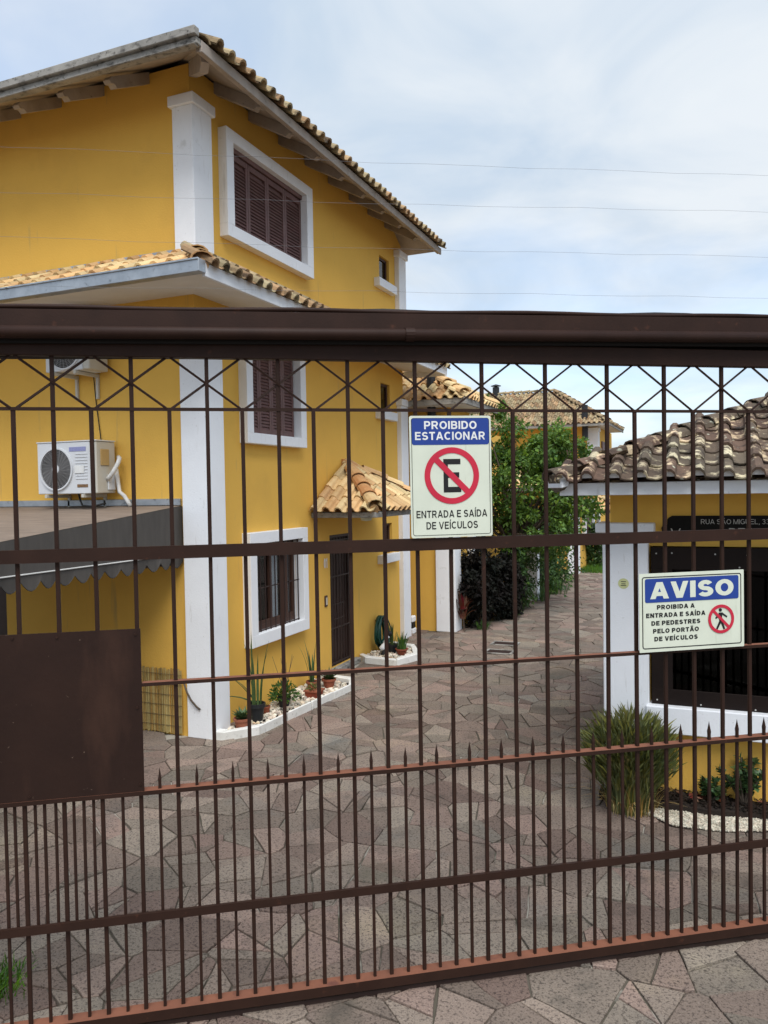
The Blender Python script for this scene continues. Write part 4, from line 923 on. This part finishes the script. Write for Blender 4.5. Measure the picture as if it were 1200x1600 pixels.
s2.text('AVISO', 'sign_cream', .0, .130, .545, .098, .0024, .24, .09)
for i, (t, w_) in enumerate((('PROIBIDA A', .245), ('ENTRADA E SAÍDA', .385), ('DE PEDESTRES', .318), ('PELO PORTÃO', .298), ('DE VEÍCULOS', .282))):
    s2.text(t, 'sign_black', -.108, .031-.0465*i, w_, .0265, .0012, .24)
px_, py_ = .188, -.058
def limb(x0, y0, x1, y1, w0, w1):
    d = V((x1-x0, y1-y0)); d.normalize(); n = V((-d.y, d.x)); return [(px_+x0-n.x*w0, py_+y0-n.y*w0), (px_+x1-n.x*w1, py_+y1-n.y*w1), (px_+x1+n.x*w1, py_+y1+n.y*w1), (px_+x0+n.x*w0, py_+y0+n.y*w0)]
fg = MB()
for k, l in enumerate((limb(-.004, .038, -.002, -.012, .012, .010), limb(-.002, -.010, -.028, -.060, .008, .006), limb(.0, -.010, .022, -.062, .008, .006), limb(.004, .034, .040, .010, .006, .005), limb(-.008, .030, -.036, .004, .006, .005))):
    fg.prism([s2.P(x, y, .0002+.0002*k) for x, y in l], GN*.0008)
fg.prism([s2.P(px_-.004+.011*math.cos(t*.524), py_+.053+.011*math.sin(t*.524), .0002) for t in range(12)], GN*.001); fg.build('walking_figure', 'sign_black', s2.t)
s2.flat([(px_+math.cos(a)*t-math.sin(a)*u, py_+math.sin(a)*t+math.cos(a)*u) for t, u in ((-.074, -.0085), (.074, -.0085), (.074, .0085), (-.074, .0085))], .0024, .0032, 'sign_red', 'slash')
s2.ring(px_, py_, .068, .086, .0024, .0036, 'sign_red', 'ring')

# ------------------------------------------------------------------ the guard booth on the right
booth = thing('guard_booth', (1.5, 7.38, 0), 'low yellow guard booth with weathered tile roof and dark window', 'booth')
BYW = 7.38
w = MB(); w.box(-.86, 4.2, BYW, 10.6, -.02, .62); w.box(-.86, 4.2, BYW, 10.6, 2.26, 2.78); w.box(-.86, -.52, BYW, 10.6, .62, 2.26); w.box(-.52, 4.2, BYW+.5, 10.6, .62, 2.26, 0); w.build('wall', 'yellow_wall', booth)
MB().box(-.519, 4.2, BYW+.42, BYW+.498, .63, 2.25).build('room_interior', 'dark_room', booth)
pilaster(booth, -.915, -.525, 7.25, 7.60, 0, 2.47, cap=.085, ov=.055)
MB().box(-.55, 4.2, 7.22, BYW+.05, .625, .86).build('window_sill', 'white_paint', booth, bevel=.008)
fr = MB(); yf = 7.30
fr.box(-.505, 4.2, yf, yf+.03, .862, 1.0); fr.box(-.505, 4.2, yf, yf+.03, 2.06, 2.255); fr.box(-.505, -.33, yf, yf+.03, 1.0, 2.06)
for x in (1.05, 2.4): fr.box(x, x+.1, yf+.001, yf+.029, 1.0, 2.06)
bf = fr.build('window_frame', 'booth_frame', booth, bevel=.003)
for x0, x1 in ((-.33, 1.05), (1.15, 2.4), (2.5, 4.2)): MB().box(x0, x1, yf+.012, yf+.018, 1.0, 2.06).build('pane', 'tinted_glass', bf)
for x, z in ((-.46, 2.20), (-.33, 2.205), (.02, 2.20), (.27, 2.195), (.55, 2.19), (.21, 2.09), (-.46, .90), (-.10, .885), (.33, .88), (-.46, 1.4)):
    mb = MB(); mb.tube([(x, yf, z), (x, yf-.006, z)], .007, 8); mb.build('screw', 'letter_silver', bf)
board = thing('name_board', (.6, 7.36, 2.33), 'black name board with silver address letters above the booth window', 'sign')
bw = MB(); pts = [(-.40, 2.34), (1.7, 2.34), (1.7, 2.53), (-.33, 2.53), (-.355, 2.515), (-.37, 2.50), (-.37, 2.455), (-.41, 2.44), (-.42, 2.42)]
bw.prism([(x, 7.36, z) for x, z in pts], (0, .018, 0)); bw.build('board', 'board_black', board)
put_text('RUA SÃO MIGUEL, 332', 'letter_silver', .57, .042, (.192, 7.357, 2.478), (1, 0, 0), (0, 0, 1), board, .11)
put_text('V', 'letter_silver', .085, .085, (-.300, 7.357, 2.376), (1, 0, 0), (0, 0, 1), board, .10); put_text('DES FO', 'letter_silver', .36, .060, (.31, 7.357, 2.392), (1, 0, 0), (0, 0, 1), board, .12)
stk = thing('round_sticker', (-.73, 7.249, 1.93), 'round pale yellow sticker on the white booth pilaster', 'sticker')
mb = MB(); mb.prism([(-.735+.047*math.cos(t*.3142), 7.249, 1.93+.047*math.sin(t*.3142)) for t in range(20)], (0, -.001, 0)); mb.build('disc', 'sticker_yellow', stk)
for z, w_ in ((1.945, .022), (1.925, .018), (1.91, .024)): MB().box(-.735-w_, -.735+w_, 7.2465, 7.2478, z, z+.006).build('print', 'sign_black', stk)
# booth roof
RX, RY, RZ, RT = -1.22, 6.74, 2.82, .40
rf = MB(); RYB = 11.3; run = (RYB-RY)/2
rf.add([(RX, RY, RZ), (4.6, RY, RZ), (4.6, RY+run, RZ+run*RT), (RX+run, RY+run, RZ+run*RT), (RX, RYB, RZ), (4.6, RYB, RZ)], [(0, 1, 2, 3), (0, 3, 4), (4, 3, 2, 5)])
rf = rf.build('roof', 'tile_weathered', booth)
MB().box(RX+.04, 4.6, RY+.02, RYB-.02, RZ-.09, RZ-.06).build('soffit', 'soffit_white', booth)
fc = MB(); fc.box(RX+.02, 4.6, RY, RY+.03, RZ-.095, RZ+.01); fc.box(RX+.02, RX+.05, RY+.031, RYB, RZ-.095, RZ+.01); fc.build('fascia', 'white_paint', booth, bevel=.004)
slp = V((0, 1, RT)).length
tile_plane(rf, 'tile_weathered', (RX-.02, RY-.05, RZ+.01), (1, 0, 0), (0, 1, RT), [(0.02, 0), (2.9, 0), (2.9, 2.45), (2.3, 2.45)], pitch=.212, row=.30, lift=.03, plug=True)
tile_plane(rf, 'tile_weathered', (RX-.05, RY, RZ+.01), (0, 1, 0), (1, 0, RT), [(0.02, 0), (4.5, 0), (2.28, 2.45)], pitch=.212, row=.30, rows=(0, 3), lift=.03)
ridge_caps(rf, 'tile_weathered', (RX-.05, RY-.05, RZ+.03), (RX+2.3, RY+2.3, RZ+.03+2.35*RT), step=.30, zl=.0)
mb = MB(); mb.tube([(RX-.02, RY-.02, RZ+.01), (RX+2.3, RY+2.3, RZ+.02+2.3*RT)], .085, 8); mb.build('mortar_bed', 'tile_weathered', rf)
mb = MB(); mb.prism([V((RX-.02, RY-.02, RZ-.03))+V((.7071, -.7071, 0))*(.115*math.cos(math.pi*k/10))+V((0, 0, .125*math.sin(math.pi*k/10))) for k in range(11)], V((.05, .05, .02))); mb.build('mortar_end', 'white_paint', rf, bevel=.006)
# bed in front of the booth
bb = thing('mulch_bed', (.6, 7.0, 0), 'dark mulch bed edged with white gravel in front of the booth', 'flower bed')
MB().prism([(-.62, 7.10, -.02), (-.40, 7.05, -.02), (.0, 7.05, -.02), (.45, 7.13, -.02), (4, 7.24, -.02), (4, 7.40, -.02), (-.95, 7.40, -.02), (-.95, 7.15, -.02)], (0, 0, .085)).build('soil', 'soil', bb)
mb = MB(); n = 2200; P = np.column_stack([RNG.uniform(-.8, 2.2, n), RNG.uniform(7.10, 7.38, n), RNG.uniform(.06, .10, n)]); d = rdir(n); d[:, 2] *= .3
leafmesh(P, d, np.tile([0, 0, 1], (n, 1))+rdir(n)*.4, RNG.uniform(.02, .06, n), RNG.uniform(.012, .03, n), mb); tag(mb.build('mulch', 'mulch', bb), None, kind='stuff')
mb = MB(); pebbles(mb, [(-.58, 6.95), (-.30, 6.75), (.07, 6.77), (.45, 6.93), (1.2, 7.03), (2.2, 7.05), (2.2, 7.25), (1.2, 7.21), (.42, 7.15), (.0, 7.08), (-.40, 7.08)], 5200, .008, .016, .012); tag(mb.build('gravel', 'gravel_white', bb), None, kind='stuff')
mb = MB(); n = 16; leafmesh(np.column_stack([RNG.uniform(-.3, 1.2, n), RNG.uniform(7.1, 7.3, n), np.full(n, .105)]), rdir(n)*[1, 1, .2], np.tile([0, 0, 1.], (n, 1)), RNG.uniform(.07, .12, n), RNG.uniform(.035, .06, n), mb, .2); tag(mb.build('fallen_leaves', 'leaf_red', bb), None, kind='stuff')
sh = thing('strap_leaf_shrub', (-.66, 7.02, 0), 'dense rounded clump of narrow strap leaves beside the booth pilaster', 'shrub')
mb = MB(); blades(mb, (-.67, 7.03, .0), 420, .46, .020, .20, .5, 5); mb.build('stalks', 'leaf_blade', sh)
mb = MB()
for k in range(3600):        # short stiff blades filling a rounded dome
    d = rdir(1)[0]; rr = random.random()**.38; p = V((-.67+d[0]*.38*rr, 7.03+d[1]*.33*rr, .46+d[2]*.34*rr)); b = len(mb.v)
    out = V((d[0]*.9+random.uniform(-.5, .5), d[1]*.9+random.uniform(-.5, .5), 1.15+random.uniform(-.2, .5))).normalized(); sd_ = out.cross(V(rdir(1)[0])).normalized(); L_ = random.uniform(.07, .17); w_ = random.uniform(.0055, .0095); dr = V((out.x, out.y, -.4))*L_*.12
    mb.v += [tuple(p-sd_*w_*.7), tuple(p+sd_*w_*.7), tuple(p+out*L_*.55+sd_*w_), tuple(p+out*L_*.55-sd_*w_), tuple(p+out*L_+dr)]; mb.f += [(b, b+1, b+2, b+3), (b+3, b+2, b+4)]; mb.mi += [0, 0]
mb.build('leaves', 'leaf_blade', sh)
mb = MB(); blades(mb, (-.67, 7.02, .0), 160, .34, .012, .22, 1.3, 4); mb.build('dry_leaves', 'bamboo', sh)
def jade(c, h, n, label):
    t = thing('jade_plant', c, label, 'plant', 'jade plants in the mulch'); st_ = MB(); mb = MB()
    for k in range(n):
        a = random.uniform(0, 6.3); e = random.uniform(.1, .5)*h; tip = V(c)+V((e*math.cos(a), e*math.sin(a)*.7, h*random.uniform(.5, 1)))
        st_.tube([c, V(c).lerp(tip, .5)+V((0, 0, .02)), tip], [.012, .009, .006], 5)
        m_ = 34; base = np.array([V(c).lerp(tip, random.uniform(.45, 1.0))[:] for _ in range(m_)]); d = rdir(m_); d[:, 2] = d[:, 2]*.6+.5
        leafmesh(base, d, rdir(m_)*.5+[0, 0, 1], RNG.uniform(.045, .075, m_), RNG.uniform(.036, .052, m_), mb, .12)
    st_.build('stems', 'bark', t); mb.build('leaves', 'leaf_jade', t)
jade((.235, 7.24, .06), .40, 16, 'taller dark green jade plant in the mulch before the booth'); jade((-.01, 7.22, .06), .24, 8, 'smaller jade plant to the left in the mulch before the booth')

# ------------------------------------------------------------------ neighbouring houses
def hip_roof(parent, kind, x1, xl, y0, y1, z, pitch, tiles_obj=True, rows_l=99, row=.345, pit=.205):
    """hip roof with its hipped end towards +X; ridge runs to -X"""
    h = (y1-y0)/2; zr = z+h*pitch; d = MB()
    d.add([(x1, y0, z), (x1, y1, z), (xl, y1, z), (xl, y0, z), (x1-h, y0+h, zr), (xl, y0+h, zr)], [(0, 4, 5, 3), (0, 1, 4), (1, 2, 5, 4), (3, 2, 1, 0)]); rfo = d.build('roof', 'tile_clay', parent)
    ln = math.hypot(h, h*pitch); j = None if tiles_obj else MB()
    tile_plane(rfo, kind, (x1, y0, z), (-1, 0, 0), (0, 1, pitch), [(0, 0), (x1-xl, 0), (x1-xl, ln), (h, ln)], joined=j, row=row, pitch=pit)
    tile_plane(rfo, kind, (x1, y0, z), (0, 1, 0), (-1, 0, pitch), [(0, 0), (2*h, 0), (h, ln)], joined=j, row=row, pitch=pit)
    ridge_caps(rfo, kind, (x1, y0, z+.04), (x1-h, y0+h, zr+.04), j); ridge_caps(rfo, kind, (x1, y1, z+.04), (x1-h, y0+h, zr+.04), j); ridge_caps(rfo, kind, (x1-h, y0+h, zr+.02), (xl, y0+h, zr+.02), j)
    if j is not None: tag(j.build('roof_tiles', kind, rfo), None, kind='stuff')
    e = MB(); e.box(xl, x1+.02, y0-.04, y0-.002, z-.10, z+.02); e.box(x1+.002, x1+.04, y0, y1, z-.10, z+.02); e.build('gutter', 'old_concrete', parent, bevel=.006)
    MB().box(xl, x1-.002, y0+.002, y1-.002, z-.07, z-.03).build('soffit', 'soffit_white', parent)
    return rfo
def flue(parent, x, y, z0, z1, r, name='flue_pipe', cap_=True):
    mb = MB(); mb.tube([(x, y, z0), (x, y, z1)], r, 12)
    if cap_: mb.lathe((x, y, z1+.05), [(r*1.6, 0), (r*1.5, .02), (.01, .09)], 12); mb.tube([(x, y, z1), (x, y, z1+.06)], r*.5, 6)
    mb.build(name, 'chimney_black', parent)
h2 = thing('neighbour_house', (-4.7, 14.65, 0), 'low yellow house bay with cream tiled hip roof behind the no parking sign', 'house', 'houses along the drive')
w = MB(); w.box(-12, -4.72, 14.65, 16.0, -.02, 4.40); w.build('wall', 'yellow_wall', h2)
w = MB(); w.box(-12, -5.3, 16.001, 21.4, -.02, 4.2); w.build('rear_wall', 'yellow_wall', h2)
pilaster(h2, -5.02, -4.62, 14.55, 14.95, 0, 4.1); pilaster(h2, -4.98, -4.60, 15.75, 16.1, 0, 4.1)
hip_roof(h2, 'tile_cream', -4.2, -8.4, 13.9, 16.2, 4.46, .55)
flue(h2, -5.02, 14.45, 2.6, 5.10, .085, cap_=False)
hb_ = thing('neighbour_house', (-4, 25.5, 0), 'low yellow house end with white pilaster and framed window beyond the ivy', 'house', 'houses along the drive')
MB().box(-11, -4.02, 25.6, 30.2, -.02, 2.75).build('wall', 'yellow_wall', hb_); pilaster(hb_, -4.30, -3.96, 25.45, 25.85, 0, 2.6)
fo = MB(); fo.box(-4.02, -3.90, 26.7, 28.9, .85, 1.0); fo.box(-4.02, -3.90, 26.7, 28.9, 2.2, 2.35); fo.box(-4.02, -3.90, 26.7, 26.9, 1.0, 2.2); fo.box(-4.02, -3.90, 28.7, 28.9, 1.0, 2.2); fo.build('window_frame', 'white_paint', hb_, bevel=.005)
MB().box(-4.02, -3.97, 26.9, 28.7, 1.0, 2.2).build('shutter', 'shutter_brown', hb_)
hip_roof(hb_, 'tile_cream', -3.5, -10, 24.9, 30.6, 2.78, .42, False)
h3 = thing('neighbour_house', (-4.3, 33, 0), 'distant yellow two storey house with brown tile hip roof rising above the tree', 'house', 'houses along the drive')
MB().box(-14, -4.33, 33.0, 38.0, -.02, 5.25).build('wall', 'yellow_wall', h3); pilaster(h3, -4.72, -4.28, 32.9, 33.4, 0, 5.2, cap=.15)
MB().box(-5.75, -5.30, 32.93, 33.01, 3.4, 4.6).build('window', 'shutter_brown', h3); MB().box(-4.335, -4.27, 34.2, 35.2, 3.5, 4.7).build('window', 'shutter_brown', h3)
hip_roof(h3, 'tile_aged', -3.78, -14, 32.2, 37.4, 5.32, .63, False)
flue(h3, -4.75, 32.55, 4.7, 6.1, .12, cap_=False); flue(h3, -9.0, 34.8, 6.6, 7.35, .15)
cp = thing('tiled_canopy', (-4.6, 31.9, 2.2), 'small tiled door canopy far down the drive beside the booth roof', 'canopy')
MB().box(-5.6, -3.3, 31.4, 33.0, 1.75, 1.83).build('slab', 'white_paint', cp); 
hip_roof(cp, 'tile_cream', -3.25, -5.6, 31.35, 33.0, 1.85, .55, False)
for x in (-3.45,): MB().box(x-.1, x+.1, 31.5, 31.7, 0, 1.75).build('post', 'white_paint', cp, bevel=.005)

# ------------------------------------------------------------------ planting along the drive
def leaf_cloud(mb, centres, per, rad, leaf, flat=.0, outw=.6):
    for c, r in centres:
        n = int(per*random.uniform(.75, 1.25)); d = rdir(n); rr = r*RNG.random(n)**.45; P = np.array(c)+d*rr[:, None]*[1, 1, .85]
        dd = d*outw+rdir(n)*.8+[0, 0, -.15]; leafmesh(P, dd, np.array([0, 0, 1])+rdir(n)*.7, leaf*RNG.uniform(.55, 1.25, n), leaf*RNG.uniform(.45, .75, n), mb, .18, .08)
tree = thing('leafy_tree', (-4.25, 17.4, 0), 'bushy light green tree rising behind the no parking sign', 'tree')
tk = MB(); base = V((-4.25, 17.4, 0)); fork = V((-4.2, 17.5, 1.4)); tk.tube([base, V((-4.28, 17.45, .7)), fork], [.11, .09, .075], 9)
cents = []; tips = []
while len(tips) < 110:
    p = V((random.uniform(-5.5, -2.35), random.uniform(16.6, 19.2), random.uniform(1.3, 4.6)))
    e = ((p.x+3.95)/1.5)**2+((p.y-17.9)/1.2)**2+((p.z-2.80+.14*(p.x+4))/1.6)**2
    if .10 < e < 1.0: tips.append(p)
for p in (V((-2.75, 17.6, 3.75)), V((-2.5, 17.8, 3.5)), V((-3.1, 17.3, 4.0)), V((-4.4, 17.2, 4.55)), V((-2.6, 17.5, 2.7)), V((-2.45, 17.9, 2.3)), V((-4.8, 17.1, 4.7))): tips.append(p)
for i, p in enumerate(tips):
    if i % 2 == 0:
        mid = fork.lerp(p, .5)+V((random.uniform(-.15, .15), random.uniform(-.15, .15), random.uniform(.0, .25))); tk.tube([fork, mid, p], [.035, .02, .006], 5)
    cents.append((p, random.uniform(.14, .40)))
tk.build('trunk', 'bark', tree)
mb = MB(); leaf_cloud(mb, cents, 150, .35, .12); crown = mb.build('crown', 'leaf_tree', tree)
def shrub(name, label, c, rad, n, leaf, m, cat='shrub', group=None, stems=5, up=.3):
    t = thing(name, (c[0], c[1], 0), label, cat, group); st_ = MB(); mb = MB(); cs_ = []
    for k in range(n):
        d = rdir(1)[0]*RNG.random()**.35; p = V((c[0]+d[0]*rad[0], c[1]+d[1]*rad[1], max(.06, c[2]+d[2]*rad[2]))); cs_.append((p, random.uniform(.12, .22)))
        if k < stems: st_.tube([(c[0]+random.uniform(-.1, .1), c[1]+random.uniform(-.2, .2), 0), (p.x*.5+c[0]*.5, p.y*.5+c[1]*.5, p.z*.5), p], [.018, .012, .005], 5)
    st_.build('stems', 'bark', t); leaf_cloud(mb, cs_, 60, .2, leaf); mb.build('leaves', m, t); return t
shrub('purple_shrub', 'tall dark purple leaved shrub beside the second white pilaster', (-4.36, 15.45, .85), (.32, .75, .85), 100, .105, 'leaf_purple')
shrub('purple_shrub', 'lower blackish shrub spilling onto the paving under the tree', (-4.15, 16.6, .65), (.35, .75, .68), 75, .10, 'leaf_purple')
shrub('green_shrub', 'dark green shrub between the purple shrub and the white post', (-4.1, 17.8, .95), (.38, .8, .95), 70, .10, 'leaf_dark')
cdl = thing('red_leaf_plant', (-4.55, 14.62, 0), 'small plant with broad red and green leaves against the white pilaster', 'plant')
mb = MB(); blades(mb, (-4.50, 14.66, .45), 22, .42, .085, .06, 1.1, 5); blades(mb, (-4.52, 14.70, .25), 16, .40, .08, .06, 1.2, 5); mb.build('leaves', 'leaf_red', cdl); MB().tube([(-4.5, 14.7, 0), (-4.51, 14.67, .5)], .014, 6).build('stem', 'bark', cdl)
post = MB(); post.box(-4.24, -3.98, 19.2, 19.46, 0, 2.2); post.box(-4.28, -3.94, 19.16, 19.5, 2.2, 2.28)
tag(post.build('gate_post', 'white_paint', bevel=.01), 'white square post half covered by leaves beside the ivy hedge', 'post')
hd = thing('ivy_hedge', (-4.0, 20.9, 0), 'dense dark green ivy hedge along the edge of the drive', 'hedge')
n = 7000; P = np.column_stack([-4.25+RNG.normal(0, .23, n), RNG.uniform(19.6, 23.6, n), 2.1*RNG.random(n)**.9]); P[:, 0] += .16*np.sin(P[:, 1]*3)+.1*np.sin(P[:, 2]*5); d = rdir(n)+[.7, -.5, .1]
mb = MB(); leafmesh(P, d, rdir(n)+[0, 0, .8], RNG.uniform(.06, .13, n), RNG.uniform(.05, .09, n), mb, .15, .05); mb.build('leaves', 'leaf_dark', hd)
MB().box(-4.5, -4.3, 19.7, 23.5, 0, 1.8).build('stems', 'bark', hd)
for i, (x, y, r, h_) in enumerate(((-4.0, 17.0, .16, .3), (-3.85, 19.3, .2, .38), (-3.75, 20.6, .25, .5), (-4.2, 15.0, .12, .22))):
    t = thing('low_plant', (x, y, 0), ('small green tuft at the foot of the blackish shrub', 'leafy tuft beside the foot of the white post', 'low leafy plant at the foot of the ivy hedge', 'small green tuft at the near end of the dark shrubs')[i], 'plant', 'tufts along the drive edge')
    mb = MB(); blades(mb, (x, y, 0), 50, h_, .03, r, .9, 4); mb.build('leaves', 'leaf_herb', t)
shrub('green_shrub', 'round green bush on the grass at the far end of the drive', (-3.75, 28.0, .75), (.55, .8, .75), 60, .12, 'leaf_dark')
mb = MB(); n = 2600
for i in range(n):
    x, y = random.uniform(-4.3, -2.9), random.uniform(25.9, 29); b = len(mb.v); a = random.uniform(0, 6.3); h_ = random.uniform(.08, .2); mb.v += [(x-.012*math.cos(a), y-.012*math.sin(a), -.01), (x+.012*math.cos(a), y+.012*math.sin(a), -.01), (x+random.uniform(-.05, .05), y+random.uniform(-.05, .05), h_)]; mb.f.append((b, b+1, b+2)); mb.mi.append(0)
tag(mb.build('far_grass', 'grass'), 'strip of bright green grass at the far end of the drive', 'grass', kind='stuff')
mb = MB()
for i in range(900):
    x, y = -3.84+random.gauss(0, .085), 3.06+random.gauss(0, .12)
    b = len(mb.v); a = random.uniform(0, 6.3); h_ = random.uniform(.05, .12); w_ = .006; dx, dy = random.uniform(-.08, .08), random.uniform(-.08, .08)
    mb.v += [(x-w_*math.cos(a), y-w_*math.sin(a), -.01), (x+w_*math.cos(a), y+w_*math.sin(a), -.01), (x+dx*.4+w_*.7, y+dy*.4, h_*.6), (x+dx*.4-w_*.7, y+dy*.4, h_*.6), (x+dx, y+dy, h_)]; mb.f += [(b, b+1, b+2, b+3), (b+3, b+2, b+4)]; mb.mi += [0, 0]
tag(mb.build('grass_patch', 'grass'), 'patch of bright green grass at the lower left corner behind the gate', 'grass', kind='stuff')
for o in ROOTS:
    if '_base' in o: del o['_base']
